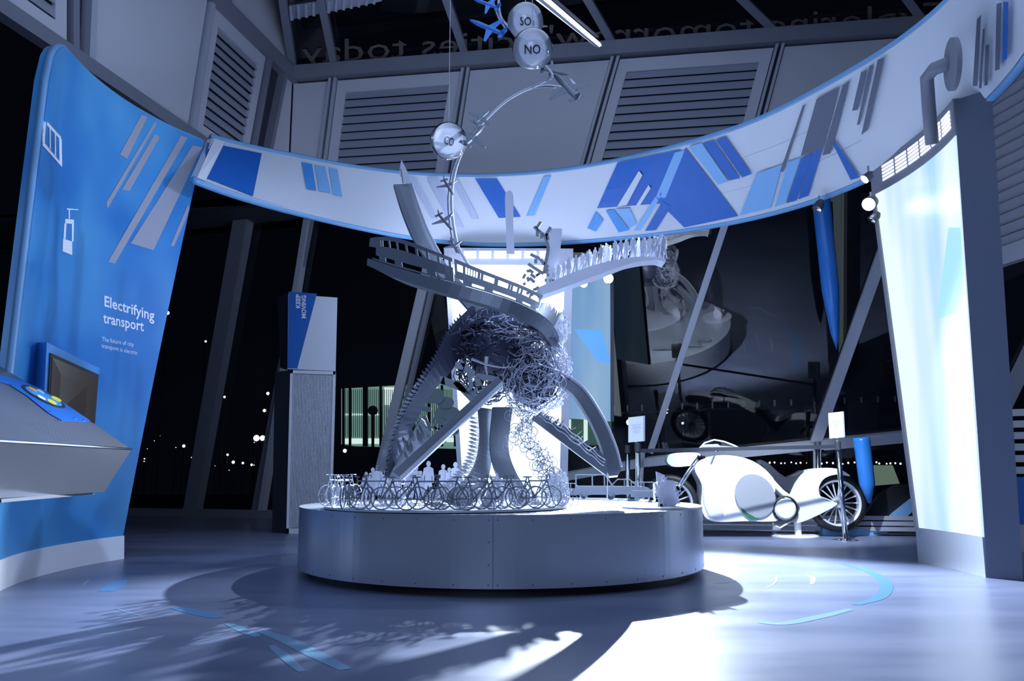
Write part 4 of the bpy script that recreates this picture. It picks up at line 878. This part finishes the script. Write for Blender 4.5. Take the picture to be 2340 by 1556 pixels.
# --- straight slab
s = MB(); a0_, a1_ = (902, 1088), (1140, 874); 
top_ = [at(897, 1078, 7.3), at(1135, 862, 7.2), at(1148, 870, 7.2), at(912, 1090, 7.3)]; s.hexa(top_, [p+Vector((0, .16, 0)) for p in top_]); part('straight_slab', s, M['sculpt'], SC)
s = MB(); t_ = [at(912, 1090, 7.29), at(1148, 870, 7.19), at(1149, 880, 7.19), at(918, 1097, 7.29)]; s.hexa(t_, [p+Vector((0, .16, 0)) for p in t_]); part('slab_edge', s, M['sculpt_lt'], SC)
# tree branch and cut-outs above the slab
s = MB()
for a_, b_, wd in [((1140, 868), (1085, 858), .05), ((1085, 858), (1062, 838), .06), ((1062, 838), (1040, 834), .06), ((1088, 860), (1102, 898), .05), ((1070, 845), (1080, 900), .035), ((1100, 885), (1062, 900), .035), ((1062, 838), (1052, 822), .03), ((1010, 868), (1066, 890), .07), ((1066, 890), (1098, 912), .05), ((1040, 872), (1090, 925), .05), ((1010, 860), (1012, 880), .04)]: s.bar(at(*a_, 7.45), at(*b_, 7.45), wd, (0, 1, 0), .012)
part('branch_cutout', s, M['sculpt'], SC)
def ellf(c, rx, ry, Y, s_, n=14): s_.poly([at(c[0]+rx*math.cos(t*2*math.pi/n), c[1]+ry*math.sin(t*2*math.pi/n), Y) for t in range(n)], Vector((0, .01, 0)))
s = MB()
for jj, (c, rx, ry) in enumerate([((1000, 905), 16, 18), ((1018, 920), 20, 14), ((1030, 945), 22, 16), ((985, 915), 14, 7), ((975, 935), 12, 6), ((1035, 985), 14, 10), ((1010, 950), 18, 22)]): ellf(c, rx, ry, 7.5+.014*jj, s)
for a_, b_, wd in [((990, 955), (1000, 1000), .02), ((1005, 960), (1003, 1005), .02), ((1020, 960), (1022, 985), .02), ((1040, 950), (1075, 945), .02), ((970, 950), (985, 985), .03), ((985, 975), (1020, 985), .02)]: s.bar(at(*a_, 7.5), at(*b_, 7.5), wd, (0, 1, 0), .01)
part('animal_cutouts', s, mat('cutout_greenish', (.10, .14, .15), .4, .2), SC)
# --- columns
h1 = sheet_part('left_column', [(1092, 930, 7.9), (1096, 1000, 7.85), (1086, 1060, 7.75), (1052, 1105, 7.6), (1000, 1140, 7.4), (960, 1158, 7.2)], [(1126, 935, 7.95), (1126, 1010, 7.9), (1121, 1070, 7.85), (1106, 1120, 7.7), (1080, 1150, 7.5), (1050, 1163, 7.3)], M['sculpt'], .02)
h2 = sheet_part('dark_column', [(1127, 930, 7.85), (1121, 1020, 7.8), (1135, 1080, 7.75), (1160, 1120, 7.7), (1185, 1158, 7.6)], [(1172, 930, 7.9), (1162, 1020, 7.85), (1180, 1080, 7.8), (1212, 1125, 7.75), (1252, 1158, 7.6)], M['sculpt'], .05)
sheet_part('pale_fin', [(1136, 1080, 7.6), (1118, 1115, 7.55), (1095, 1160, 7.4)], [(1138, 1082, 7.6), (1140, 1110, 7.55), (1118, 1170, 7.3)], M['sculpt_lt'], .02)
for i in range(30):
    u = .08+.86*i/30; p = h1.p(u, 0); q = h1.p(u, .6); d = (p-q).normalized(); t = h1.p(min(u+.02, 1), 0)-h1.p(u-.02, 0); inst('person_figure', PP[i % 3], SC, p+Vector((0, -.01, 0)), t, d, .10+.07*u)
# --- bicycles
def bike_proto(m):
    s_ = MB(); n = 20
    for cx in (-.3, .3):
        s_.tube([(cx+.185*math.cos(t*2*math.pi/n), 0, .19+.185*math.sin(t*2*math.pi/n)) for t in range(n)], .012, 4, closed=True)
        for t in range(4): a_ = t*math.pi/4+.2; s_.bar((cx+.18*math.cos(a_), 0, .19+.18*math.sin(a_)), (cx-.18*math.cos(a_), 0, .19-.18*math.sin(a_)), .006, (0, 1, 0), .006)
    J = {'r': (-.3, 0, .19), 'f': (.3, 0, .19), 'b': (-.03, 0, .17), 's': (-.12, 0, .47), 'h': (.22, 0, .47)}
    for a_, b_ in ('rb', 'rs', 'bs', 'sh', 'bh', 'hf'): s_.tube([J[a_], J[b_]], .013, 4)
    s_.tube([(-.12, 0, .47), (-.135, 0, .53)], .012, 4); s_.bar((-.2, 0, .54), (-.07, 0, .54), .04, (0, 0, 1), .02)
    s_.tube([(.22, 0, .47), (.205, 0, .56)], .012, 4); s_.tube([(.205, -.06, .57), (.25, -.06, .57), (.25, -.06, .52)], .01, 4); s_.tube([(.205, .06, .57), (.25, .06, .57), (.25, .06, .52)], .01, 4); s_.tube([(.205, -.06, .57), (.205, .06, .57)], .01, 4)
    s_.tube([(-.03+.045*math.cos(t), 0, .17+.045*math.sin(t)) for t in [k_*math.pi/4 for k_ in range(8)]], .008, 4, closed=True)
    return proto('bicycle', s_, m)
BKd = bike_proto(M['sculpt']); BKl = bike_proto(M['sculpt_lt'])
zt_ = DC.z+.022; random.seed(4)
for i in range(18):
    a_ = -1.75+3.5*i/17; r = DR-.10; p = DC+Vector((math.sin(a_)*r, -math.cos(a_)*r, .022))
    tang = Vector((math.cos(a_), math.sin(a_), 0)); tang.rotate(Matrix.Rotation(random.uniform(-.8, .8), 3, 'Z'))
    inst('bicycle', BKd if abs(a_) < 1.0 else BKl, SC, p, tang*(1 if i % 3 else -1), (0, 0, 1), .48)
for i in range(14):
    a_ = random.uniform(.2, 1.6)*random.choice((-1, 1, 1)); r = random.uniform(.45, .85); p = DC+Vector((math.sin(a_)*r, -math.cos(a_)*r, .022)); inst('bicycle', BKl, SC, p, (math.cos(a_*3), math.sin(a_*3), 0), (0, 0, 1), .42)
for i in range(20):     # heap at the right of the disc and up the column
    u = i/19; x = 1250-85*min(1, u*1.3)+random.uniform(-8, 22)+18*(u > .6); y = 1150-210*u; p = at(x+(18 if u < .5 else -4), y, 7.55+.2*u); inst('bicycle', BKl if i % 2 else BKd, SC, p, (random.uniform(-1, 1), random.uniform(-.4, .4), random.uniform(-1, 1)), (random.uniform(-.4, .9), -.1, random.uniform(.2, 1)), .27)
for x, y, hp, k_ in [(930, 1150, 78, 0), (950, 1150, 70, 1), (978, 1150, 78, 0), (1012, 1150, 72, 1), (1026, 1150, 66, 2), (1040, 1150, 76, 2), (850, 1150, 66, 2), (862, 1150, 70, 0), (880, 1150, 62, 1), (905, 1150, 64, 2), (1265, 1150, 66, 0), (1282, 1152, 64, 2), (1276, 1150, 60, 1), (1292, 1152, 58, 2), (835, 1152, 58, 1), (960, 1152, 60, 2)]:
    Yp = 7.95; p = at(x, y, Yp); p.z = zt_; inst('person_figure', PP[k_], SC, p, (1, .2, 0), (0, 0, 1), hp*Yp/1870*1.22)
# --- cars on an arc at the back of the plinth
def car_proto(v, m):
    s_ = MB(); th = Vector((0, .03, 0)); P_ = lambda pts: s_.poly([Vector((x, 0, z)) for x, z in pts], th)
    if v == 0:   # saloon
        P_([(-.5, .1), (.5, .1), (.5, .2), (.42, .25), (.2, .27), (-.25, .27), (-.45, .25), (-.5, .2)]); 
        for a_, b_ in [((-.3, .26), (-.16, .4)), ((-.16, .4), (.08, .4)), ((.08, .4), (.24, .26)), ((-.02, .26), (-.02, .4))]: s_.bar((a_[0], .015, a_[1]), (b_[0], .015, b_[1]), .02, (0, 1, 0), .03)
    else:        # van
        P_([(-.5, .1), (.5, .1), (.5, .26), (.4, .3), (-.5, .3)])
        for a_, b_ in [((-.48, .29), (-.48, .55)), ((-.48, .55), (.2, .55)), ((.2, .55), (.36, .3)), ((-.1, .3), (-.1, .55)), ((.18, .3), (.18, .55))]: s_.bar((a_[0], .015, a_[1]), (b_[0], .015, b_[1]), .03, (0, 1, 0), .03)
    for cx in (-.3, .3): s_.tube([(cx+.075*math.cos(t*math.pi/6), .015, .09+.075*math.sin(t*math.pi/6)) for t in range(12)], .018, 4, closed=True); s_.lathe([(0, -.01), (.035, -.01), (.035, .02), (0, .02)], (cx, .015, .09), (0, 1, 0), 8)
    return proto('car_cutout', s_, m)
CP = [car_proto(0, M['sculpt']), car_proto(1, M['sculpt'])]
ring_s = MB()
for x, y, Y, sz, v in [(1306, 1148, 9.6, .44, 0), (1364, 1148, 9.5, .50, 1), (1430, 1149, 9.35, .56, 0), (1480, 1151, 9.0, .36, 1)]:
    p = at(x, y, Y); p.z = PZ+.012; inst('car_cutout', CP[v], SC, p, (1, -.25, 0), (0, 0, 1), sz)
s = MB(); PA = [at(x, y, Y) for x, y, Y in [(1290, 1150, 9.7), (1350, 1150, 9.6), (1410, 1151, 9.45), (1470, 1154, 9.1), (1500, 1157, 8.8)]]; s.tube([Vector((p.x, p.y, PZ+.006)) for p in crom(PA, 20)], .02, 4); part('track_strip', s, M['sculpt'], SC)
# crystal like knot of cut-outs on the small disc
s = MB(); random.seed(2)
body = [(1497, 1108), (1512, 1095), (1540, 1098), (1552, 1120), (1550, 1150), (1535, 1160), (1510, 1158), (1498, 1140)]
s.poly([at(x, y, 7.55) for x, y in body], Vector((0, .12, 0)))
for i in range(24):
    t = random.uniform(0, 6.28); c = (1525+26*math.cos(t), 1128+30*math.sin(t)); s.bar(at(*c, 7.5), at(c[0]+random.uniform(-8, 8), c[1]+random.uniform(-14, 14), 7.5), .02, (0, 1, 0), .02)
for x in (1505, 1515, 1532, 1542): s.bar(at(x, 1150, 7.5), at(x, 1168, 7.5), .014, (0, 1, 0))
part('car_cluster', s, M['sculpt_lt'], SC)
s = MB(); s.poly([at(x, y, 7.6) for x, y in [(1499, 1077), (1520, 1086), (1512, 1100), (1502, 1104)]], Vector((0, .02, 0))); part('pale_fin', s, M['sculpt_lt'], SC)
s = MB(); s.hexa([at(1452, 1163, 7.35), at(1514, 1166, 7.35), at(1514, 1169, 7.35), at(1452, 1165, 7.35)], [p+Vector((0, .25, 0)) for p in (at(1452, 1163, 7.35), at(1514, 1166, 7.35), at(1514, 1169, 7.35), at(1452, 1165, 7.35))]); part('flat_plate', s, M['sculpt'], SC)
# --- the wire tangle
def tangle(c, rx, ry, Y, rY, n, m, name, seed, L=(.5, 1.3), rr=.0045):
    random.seed(seed); s_ = MB(); cc = at(c[0], c[1], Y); kx = rx*Y/F; kz = ry*Y/F
    for i in range(n):
        th = random.uniform(0, 6.28); ph_ = math.acos(random.uniform(-1, 1)); u_ = Vector((math.sin(ph_)*math.cos(th), math.sin(ph_)*math.sin(th), math.cos(ph_)))*random.uniform(.5, 1.04)
        ax = Vector((random.gauss(0, 1), random.gauss(0, 1), random.gauss(0, 1))).normalized(); r_ = u_.length; pts = []; st = random.uniform(*L)/9
        for k2 in range(10):
            pts.append(cc+Vector((u_.x*kx, u_.y*rY, u_.z*kz))); u_ = (Matrix.Rotation(st, 3, ax)@u_); u_ = u_.normalized()*r_*(1+.04*math.sin(k2*1.7+i))
            ax = (ax+Vector((random.gauss(0, .35), random.gauss(0, .35), random.gauss(0, .35)))).normalized()
        s_.tube(pts, rr*random.uniform(.6, 1.2), 4, cap=False)
    part(name, s_, m, SC, kind='stuff')
tangle((1222, 850), 86, 98, 7.9, .34, 460, M['wire'], 'wire_tangle', 1, (.6, 2.6))
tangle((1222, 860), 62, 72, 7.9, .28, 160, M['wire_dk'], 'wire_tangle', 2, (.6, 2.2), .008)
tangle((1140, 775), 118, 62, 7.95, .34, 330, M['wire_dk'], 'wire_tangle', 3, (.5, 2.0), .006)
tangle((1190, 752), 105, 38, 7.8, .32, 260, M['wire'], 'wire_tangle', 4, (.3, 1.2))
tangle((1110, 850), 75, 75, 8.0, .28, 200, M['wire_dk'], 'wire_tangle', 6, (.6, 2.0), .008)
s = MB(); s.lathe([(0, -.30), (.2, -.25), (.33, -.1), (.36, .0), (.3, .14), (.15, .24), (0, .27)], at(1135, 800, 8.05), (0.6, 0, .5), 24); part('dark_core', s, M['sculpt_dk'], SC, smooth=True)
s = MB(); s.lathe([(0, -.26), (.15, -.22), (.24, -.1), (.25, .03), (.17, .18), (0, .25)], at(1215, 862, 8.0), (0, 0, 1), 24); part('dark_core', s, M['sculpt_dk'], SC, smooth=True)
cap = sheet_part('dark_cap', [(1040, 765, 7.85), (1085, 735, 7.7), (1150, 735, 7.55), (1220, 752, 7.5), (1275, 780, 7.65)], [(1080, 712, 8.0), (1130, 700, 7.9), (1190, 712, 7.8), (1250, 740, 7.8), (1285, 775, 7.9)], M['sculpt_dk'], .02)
s = MB(); random.seed(9)
for i in range(90):
    u = random.random(); p = cap.p(u, random.random()); d = Vector((random.uniform(-.3, .3), -.4, random.uniform(-.2, .9))).normalized(); s.bar(p, p+d*random.uniform(.03, .07), .006, (0, 1, 0))
part('cap_fringe', s, M['wire'], SC, kind='stuff')
s = MB(); s.tube([at(*p) for p in crom([(1078, 820, 7.6), (1110, 832, 7.55), (1150, 840, 7.5), (1165, 836, 7.5)], 12)], .012, 6, r2=.004); s.tube([at(1112, 815, 7.6), at(1110, 838, 7.6), at(1114, 860, 7.6)], .02, 6, r2=.008)
part('pale_shard', s, M['sculpt_lt'], SC)

# ================================================================== HANGING SPHERES
def sphere(x, y, Y, rpx, txt, label, facing, tw, disc=False):
    c = at(x, y, Y); r = rpx*Y/F; t = thing('gas_sphere', label, 'sphere', c, None)
    s_ = MB(); n = 14; s_.lathe([(r*math.sin(math.pi*i/n)+1e-6*(i in (0, n)), -r*math.cos(math.pi*i/n)) for i in range(n+1)], c, (0, 0, 1), 28); part('shell', s_, M['acrylic'], t, smooth=True)
    d = Vector(facing).normalized(); up = Vector((0, 0, 1)); rx = d.cross(up).normalized()*-1; uz = rx.cross(d)*-1
    if rx.x < 0: rx = -rx
    if uz.z < 0: uz = -uz
    s_ = MB(); s_.lathe([(0, -.006), (r*.96, -.006), (r*.96, .006), (0, .006)], c, d, 36); dsk = part('inner_disc', s_, M['frost'], t)
    def fn(u, v): return c+d*(.012)+rx*(u-.5)*tw*r+uz*(v-.36)*r*.62
    text_map(txt, fn, M['blk'], dsk, bold=.012)
    s_ = MB(); s_.tube([c+Vector((0, 0, r)), c+Vector((0, 0, 8.5-c.z))], .0035, 4); part('hanging_wire', s_, M['wire'], t)
    return c, r, d, rx, uz, dsk
cam_d = lambda x, y, Y: -(at(x, y, Y)-Vector((0, 0, H)))
sphere(1025, 322, 7.4, 45, 'CO', 'clear sphere marked CO beside the curved aeroplane rail', cam_d(1025, 322, 7.4)+Vector((6.2, 0, 0)), .62)
sphere(1217, 112, 7.0, 50, 'NO', 'clear sphere marked NO, lower of the two overlapping spheres', cam_d(1217, 112, 7.0), .78)
c, r, d, rx, uz, t = sphere(1201, 48, 7.55, 45, 'SO', 'clear sphere marked SO2, upper of the two overlapping spheres', cam_d(1201, 48, 7.55)+Vector((.6, 0, 0)), .62)
text_map('2', lambda u, v: c+d*.012+rx*(.36+u*.12)*r+uz*(v*.34-.20)*r, M['blk'], t)

# linear lamp under the roof
LT = thing('linear_lamp', 'long slim pair of glowing tube lamps slanting below the dark roof glass', 'ceiling lamp', at(1300, 50, 11.0))
for (x0, y0, x1, y1, wd, m) in [(1218, -10, 1362, 103, .035, 'tube'), (1236, -12, 1371, 103, .05, 'tube'), (1226, -10, 1366, 104, .05, 'frame_lt'), (1256, -10, 1366, 84, .04, 'frame')]:
    s = MB(); s.bar(at(x0, y0, 10.5), at(x1, y1, 12.6), wd, (0, 1, 0)); part('tube' if m == 'tube' else 'reflector', s, M[m], LT)

# ================================================================== PYLON
PY = thing('keep_moving_pylon', 'tall slim white and blue pylon lettered KEEP MOVING with ribbed lower part', 'pylon', (-3.6, 14.0, 0))
Yp = 12.9; Yq = 13.35
a = [at(659, 672, Yp), at(771, 680, Yp), at(767, 848, Yp), at(657, 843, Yp)]
s = MB(); s.hexa(a, [p+Vector((-.12, .45, 0)) for p in a]); part('head_box', s, M['white'], PY)
s = MB(); s.poly([at(660, 666, Yp-.01), at(724, 671, Yp-.01), at(679, 842, Yp-.01), at(657, 841, Yp-.01)], Vector((0, .008, 0))); BW = part('blue_wedge', s, M['b1'], PY)
s = MB(); a = [at(634, 680, Yp+.3), at(658, 668, Yp-.01), at(656, 845, Yp-.01), at(640, 840, Yp+.3)]; s.hexa(a, [p+Vector((.02, .05, 0)) for p in a]); part('dark_side', s, M['dark'], PY)
def vtext(xb, y0, y1, hp): return lambda u, v: at(xb-(1-v)*hp*0+0, 0, Yp) if False else at(xb+(v-.36)*-hp*-1*0-(.72-v)*0, 0, Yp)
def vt(xbase, ybot, ytop, hp):      # reads bottom to top: glyph up points left
    return lambda u, v: at(xbase-v*hp, ybot+(ytop-ybot)*u, Yp-.02)
text_map('KEEP', vt(686, 704, 672, 14), M['txt'], BW, bold=.035); text_map('MOVING', vt(699, 727, 675, 14), M['txt'], BW, bold=.035)
base_z = atz(655, 1205, 0).y
a = [at(664, 846, Yp), at(767, 849, Yp), at(757, 1212, Yp), at(655, 1212, Yp)]
a[2].z = a[3].z = 0
s = MB(); s.hexa([p+Vector((0, .03, 0)) for p in a], [p+Vector((-.12, .45, 0)) for p in a]); part('shaft', s, M['louvre'], PY)
def bilp(u, v): return (a[0].lerp(a[1], u)).lerp(a[3].lerp(a[2], u), v)
for u0, u1, v0, v1 in ((0, .06, 0, 1), (.95, 1, 0, 1), (0, 1, 0, .02), (0, 1, .97, 1)):
    q = [bilp(u0, v0), bilp(u1, v0), bilp(u1, v1), bilp(u0, v1)]; s = MB(); s.hexa([p+Vector((0, -.02, 0)) for p in q], [p+Vector((0, .03, 0)) for p in q]); part('shaft_frame', s, M['white'], PY)
s = MB()
for i in range(27):
    u = .075+i*.0325; q = [bilp(u, .025), bilp(u+.015, .025), bilp(u+.015, .965), bilp(u, .965)]; s.hexa([p+Vector((0, -.01, 0)) for p in q], [p+Vector((0, .03, 0)) for p in q])
part('ribs', s, M['white'], PY, kind='stuff')
s = MB(); q = [at(628, 850, Yp+.25), at(664, 846, Yp+.02), at(655, 1205, Yp+.02), at(622, 1205, Yp+.25)]; q[2].z = q[3].z = 0; s.hexa(q, [p+Vector((.02, .1, 0)) for p in q]); part('dark_side', s, M['dark'], PY)

# ================================================================== BLUE CONES
s = MB(); s.lathe([(.0, 0), (.06, .25), (.125, .9), (.135, 3.2)], at(1912, 800, 11.9), (-.04, 0, 1), 24); single('blue_cone', s, M['bluepipe'], 'tall glossy blue pointed cone hanging under the ring behind the lit panel', 'cone', at(1912, 800, 11.9), smooth=True)
s = MB(); s.lathe([(.02, 0), (.11, .28), (.12, .9), (.115, .95)], at(1987, 1150, 12.1), (-.06, 0, 1), 24); single('blue_cone', s, M['bluepipe'], 'short blue pointed post behind the motorcycle rear wheel', 'cone', at(1987, 1150, 12.1), smooth=True)

# ================================================================== MOTORCYCLE
YM = 12.3
MC = thing('motorcycle', 'long low white streamlined motorcycle with black tyres by the window', 'motorcycle', at(1750, 1215, YM))
def side(pts, wdt, m, name, Y=YM, bev=.04, smooth=True):
    s_ = MB(); s_.poly([at(x, y, Y-wdt/2) for x, y in pts], Vector((0, wdt, 0))); o = part(name, s_, m, MC, smooth=smooth)
    if bev:
        b_ = o.modifiers.new('b', 'BEVEL'); b_.width = bev; b_.segments = 4; b_.limit_method = 'ANGLE'; b_.angle_limit = 1.0
        w_ = o.modifiers.new('n', 'WEIGHTED_NORMAL')
    return o
def smooth_poly(P, n=6):
    m_ = len(P); out = []
    for i in range(m_):
        p0, p1, p2, p3 = [Vector(P[(i+k_) % m_]) for k_ in (-1, 0, 1, 2)]
        for j in range(n):
            u = j/n; q = .5*((2*p1)+(p2-p0)*u+(2*p0-5*p1+4*p2-p3)*u*u+(3*p1-p0-3*p2+p3)*u**3); out.append((q.x, q.y))
    return out
def wheel(cx, cy, rp, name):
    c = at(cx, cy, YM); r = rp*YM/F; s_ = MB()
    s_.lathe([(r*.78, -.07), (r*.90, -.085), (r*.98, -.05), (r, 0), (r*.98, .05), (r*.90, .085), (r*.78, .07)], c, (0.06, 1, 0), 48, False); t_ = part('tyre', s_, M['black'], MC, smooth=True)
    s_ = MB(); s_.lathe([(r*.72, -.06), (r*.79, -.075), (r*.79, .075), (r*.72, .06), (r*.72, -.06)], c, (0.06, 1, 0), 48, False); part('rim', s_, M['alloy'], t_)
    s_ = MB(); s_.lathe([(0, -.06), (r*.16, -.06), (r*.16, .06), (0, .06)], c, (0.06, 1, 0), 16); part('hub', s_, M['alloy'], t_)
    for k_ in range(18):
        a_ = k_*2*math.pi/18; s_ = MB(); s_.bar(c+Vector((math.cos(a_)*r*.15, -.02, math.sin(a_)*r*.15)), c+Vector((math.cos(a_)*r*.74, -.02, math.sin(a_)*r*.74)), .018, (0, 1, 0)); part('spoke', s_, M['alloy'], t_)
wheel(1912, 1149, 64, 'rear'); wheel(1530, 1150, 64, 'front')
side(smooth_poly([(1588, 1072), (1605, 1050), (1650, 1040), (1700, 1046), (1738, 1064), (1768, 1094), (1772, 1118), (1764, 1150), (1780, 1188), (1700, 1191), (1625, 1190), (1603, 1160), (1604, 1110)]), .34, M['bike'], 'front_fairing', bev=.09)
side([(1604, 1095), (1625, 1105), (1645, 1135), (1657, 1160), (1655, 1182), (1640, 1189), (1618, 1182), (1606, 1150)], .38, M['white'], 'belly_pan', bev=.05)
side([(1745, 1072), (1762, 1088), (1790, 1118), (1812, 1135), (1832, 1150), (1830, 1158), (1800, 1143), (1775, 1120), (1752, 1092)], .22, M['bike'], 'frame_spine', bev=.02)
side(smooth_poly([(1806, 1136), (1822, 1098), (1845, 1076), (1885, 1069), (1920, 1073), (1943, 1088), (1915, 1084), (1886, 1092), (1872, 1112), (1874, 1132), (1890, 1144), (1914, 1151), (1880, 1172), (1832, 1193), (1818, 1190), (1828, 1160)], 4), .26, M['bike'], 'tail_fairing', bev=.05)
side(smooth_poly([(1735, 1052), (1755, 1058), (1780, 1080), (1800, 1090), (1822, 1082), (1838, 1074), (1828, 1088), (1815, 1105), (1806, 1125), (1785, 1112), (1762, 1085)], 3), .2, M['seat'], 'seat', bev=.03)
s = MB(); c = at(1795, 1163, YM-.19); s.lathe([(.19, .05), (.19, 0), (.17, -.02), (.17, .05)], c, (0, 1, 0), 32, False); part('engine_ring', s, M['black'], MC)
s = MB(); s.lathe([(.155, .12), (.155, 0), (.13, -.02), (0, -.025)], c, (0, 1, 0), 32); part('engine_cover', s, M['bike'], MC, smooth=False)
s = MB(); s.poly([at(1725+47*math.cos(t*.2244)*(1 if math.cos(t*.2244) > 0 else .95)-6*math.sin(t*.2244), 1133+48*math.sin(t*.2244)+14*math.cos(t*.2244), YM-.20) for t in range(28)], Vector((0, .03, 0))); part('side_pod', s, mat('motorcycle_silver', (.5, .53, .6), .3, .4), MC)
s = MB(); s.poly([at(x, y, YM-.202) for x, y in [(1692, 1158), (1708, 1172), (1735, 1187), (1745, 1189), (1715, 1186), (1698, 1172)]], Vector((0, .004, 0))); part('green_stripe', s, M['green'], MC)
side(smooth_poly([(1524, 1050), (1532, 1038), (1560, 1034), (1598, 1036), (1602, 1052), (1590, 1062), (1545, 1067), (1528, 1060)], 4), .2, M['bike'], 'headlight', bev=.05)
for dy in (-.09, .09):
    for dx in (0, 7): s = MB(); s.tube([at(1596+dx, 1040, YM+dy), at(1524+dx, 1148, YM+dy)], .018, 8); part('fork_tube', s, M['chrome'], MC, smooth=True)
s = MB()
for t in range(5): s.box(at(1598+t*2, 1046+t*5, YM), (.12, .26, .05))
part('fork_bracket', s, M['chrome'], MC)
s = MB(); arc = [(1597, 1026), (1610, 1012), (1632, 1005), (1655, 1009), (1678, 1018), (1694, 1026)]
s.tube([at(x, y, YM) for x, y in arc], .012, 6); part('windscreen_rim', s, M['bike'], MC)
s = MB(); s.poly([at(x, y, YM) for x, y in arc], Vector((0, .006, 0))); part('windscreen', s, M['acrylic'], MC)
s = MB(); s.poly([at(x, y, YM) for x, y in [(1598, 1026), (1608, 1016), (1640, 1014), (1645, 1018), (1685, 1021), (1692, 1026)]], Vector((0, .12, 0))); part('dashboard', s, M['bike'], MC)
s = MB(); s.tube([at(1640, 1024, YM-.12), at(1636, 1030, YM-.35)], .014, 6); s.tube([at(1640, 1024, YM+.12), at(1640, 1030, YM+.35)], .014, 6); part('handlebar', s, M['chrome'], MC)
s = MB(); p = at(1822, 1190, YM); s.tube([p, Vector((p.x, p.y, .03))], .05, 12); s.lathe([(0, 0), (.34, 0), (.34, .015), (.3, .03), (0, .03)], Vector((p.x-.05, p.y, .002)), n=32); part('display_stand', s, M['bike'], MC)
s = MB(); s.tube([at(1812, 1188, YM-.15), at(1783, 1206, YM-.2), at(1772, 1202, YM-.2)], .012, 6); part('side_stand', s, M['bike'], MC)
mcw = thing('wheel_ramp', 'blue and black curved ramp strip on the floor behind the rear wheel', 'ramp', at(1980, 1220, 12.6))
s = MB(); sh_ = Sheet([(1880, 1224, 12.45), (1990, 1224, 12.45), (2030, 1216, 12.45), (2062, 1190, 12.45), (2095, 1160, 12.45)], [(1880, 1208, 12.45), (1985, 1208, 12.45), (2020, 1198, 12.45), (2050, 1172, 12.45), (2090, 1140, 12.45)], 20); sh_.patch(s, 0, 1, 0, 1, .3); part('blue_edge', s, M['b3'], mcw)
s = MB(); s.poly([at(x, y, 12.6) for x, y in [(1960, 1208), (1975, 1180), (2010, 1130), (2050, 1108), (2100, 1105), (2100, 1135), (2060, 1165), (2025, 1195), (1985, 1208)]], Vector((0, .1, 0))); part('black_backing', s, M['black'], mcw)

# stanchions, belt and sign cards
def stanchion(x, ybase, Y, xt, ytop, label, card=None, cl=None):
    g_ = at(x, ybase, Y); g_.z = 0; tp_ = at(xt, ytop, Y); t = thing('barrier_post', label, 'barrier post', g_, None)
    s_ = MB(); s_.tube([g_+Vector((0, 0, .01)), tp_], .035, 14); part('post', s_, M['chrome'], t, smooth=True)
    s_ = MB(); s_.lathe([(0, 0), (.17, 0), (.17, .012), (.05, .03), (0, .03)], g_, n=28); part('base', s_, M['chrome'], t)
    s_ = MB(); s_.tube([tp_-Vector((0, 0, .1)), tp_+Vector((0, 0, .02))], .042, 12); part('cap', s_, M['dark'], t)
    if card:
        x0, y0, x1, y1, lean = card; c_ = thing('sign_card', cl, 'sign', at((x0+x1)/2, y1, Y))
        q = [at(x0, y0+4, Y-.03), at(x1, y0, Y-.03), at(x1+lean, y1-3, Y-.03), at(x0+lean, y1, Y-.03)]; s_ = MB(); s_.hexa(q, [p+Vector((0, .01, 0)) for p in q]); part('card', s_, M['postcard'], c_)
        s_ = MB(); s_.bar(q[1], q[2], .02, (0, 1, 0)); part('card_edge', s_, M['frame_lt'], c_)
        s_ = MB()
        for k_ in range(6): v = .32+k_*.065; w2 = (.62, .5, .66, .4, .5, .36)[k_]; l_ = q[0].lerp(q[3], v); r_ = q[1].lerp(q[2], v); s_.bar(l_.lerp(r_, .5-w2/2)+Vector((0, -.002, 0)), l_.lerp(r_, .5+w2/2)+Vector((0, -.002, 0)), .006, (0, 1, 0), .002)
        part('print_lines', s_, M['pale'], c_)
        s_ = MB(); s_.bar(q[3].lerp(q[2], .5), tp_, .02); part('card_stem', s_, M['chrome'], c_)
stanchion(1932, 1228, 11.6, 1914, 1012, 'chrome barrier post in front of the motorcycle rear wheel', (1893, 940, 1926, 1002, 3), 'white sign card with small print on the right chrome post')
stanchion(1459, 1215, 11.2, 1457, 1015, 'chrome barrier post rising behind the cut-out cars, under a sign card', (1436, 950, 1472, 1011, 0), 'white square sign card on the left chrome post')
stanchion(1435, 1200, 12.6, 1434, 1020, 'thin chrome post just left of the card post behind the plinth')
stanchion(1872, 1200, 12.75, 1868, 1012, 'chrome post behind the motorcycle seat')
s = MB(); q = [at(1455, 1026, 11.2), at(1700, 1024, 11.4), at(1914, 1016, 11.6)]; s.hexa([q[0], q[2], q[2]-Vector((0, 0, .05)), q[0]-Vector((0, 0, .05))], [p+Vector((0, .006, 0)) for p in (q[0], q[2], q[2]-Vector((0, 0, .05)), q[0]-Vector((0, 0, .05)))]); single('barrier_belt', s, M['dark'], 'dark retractable belt stretched between the chrome posts', 'belt', q[0])
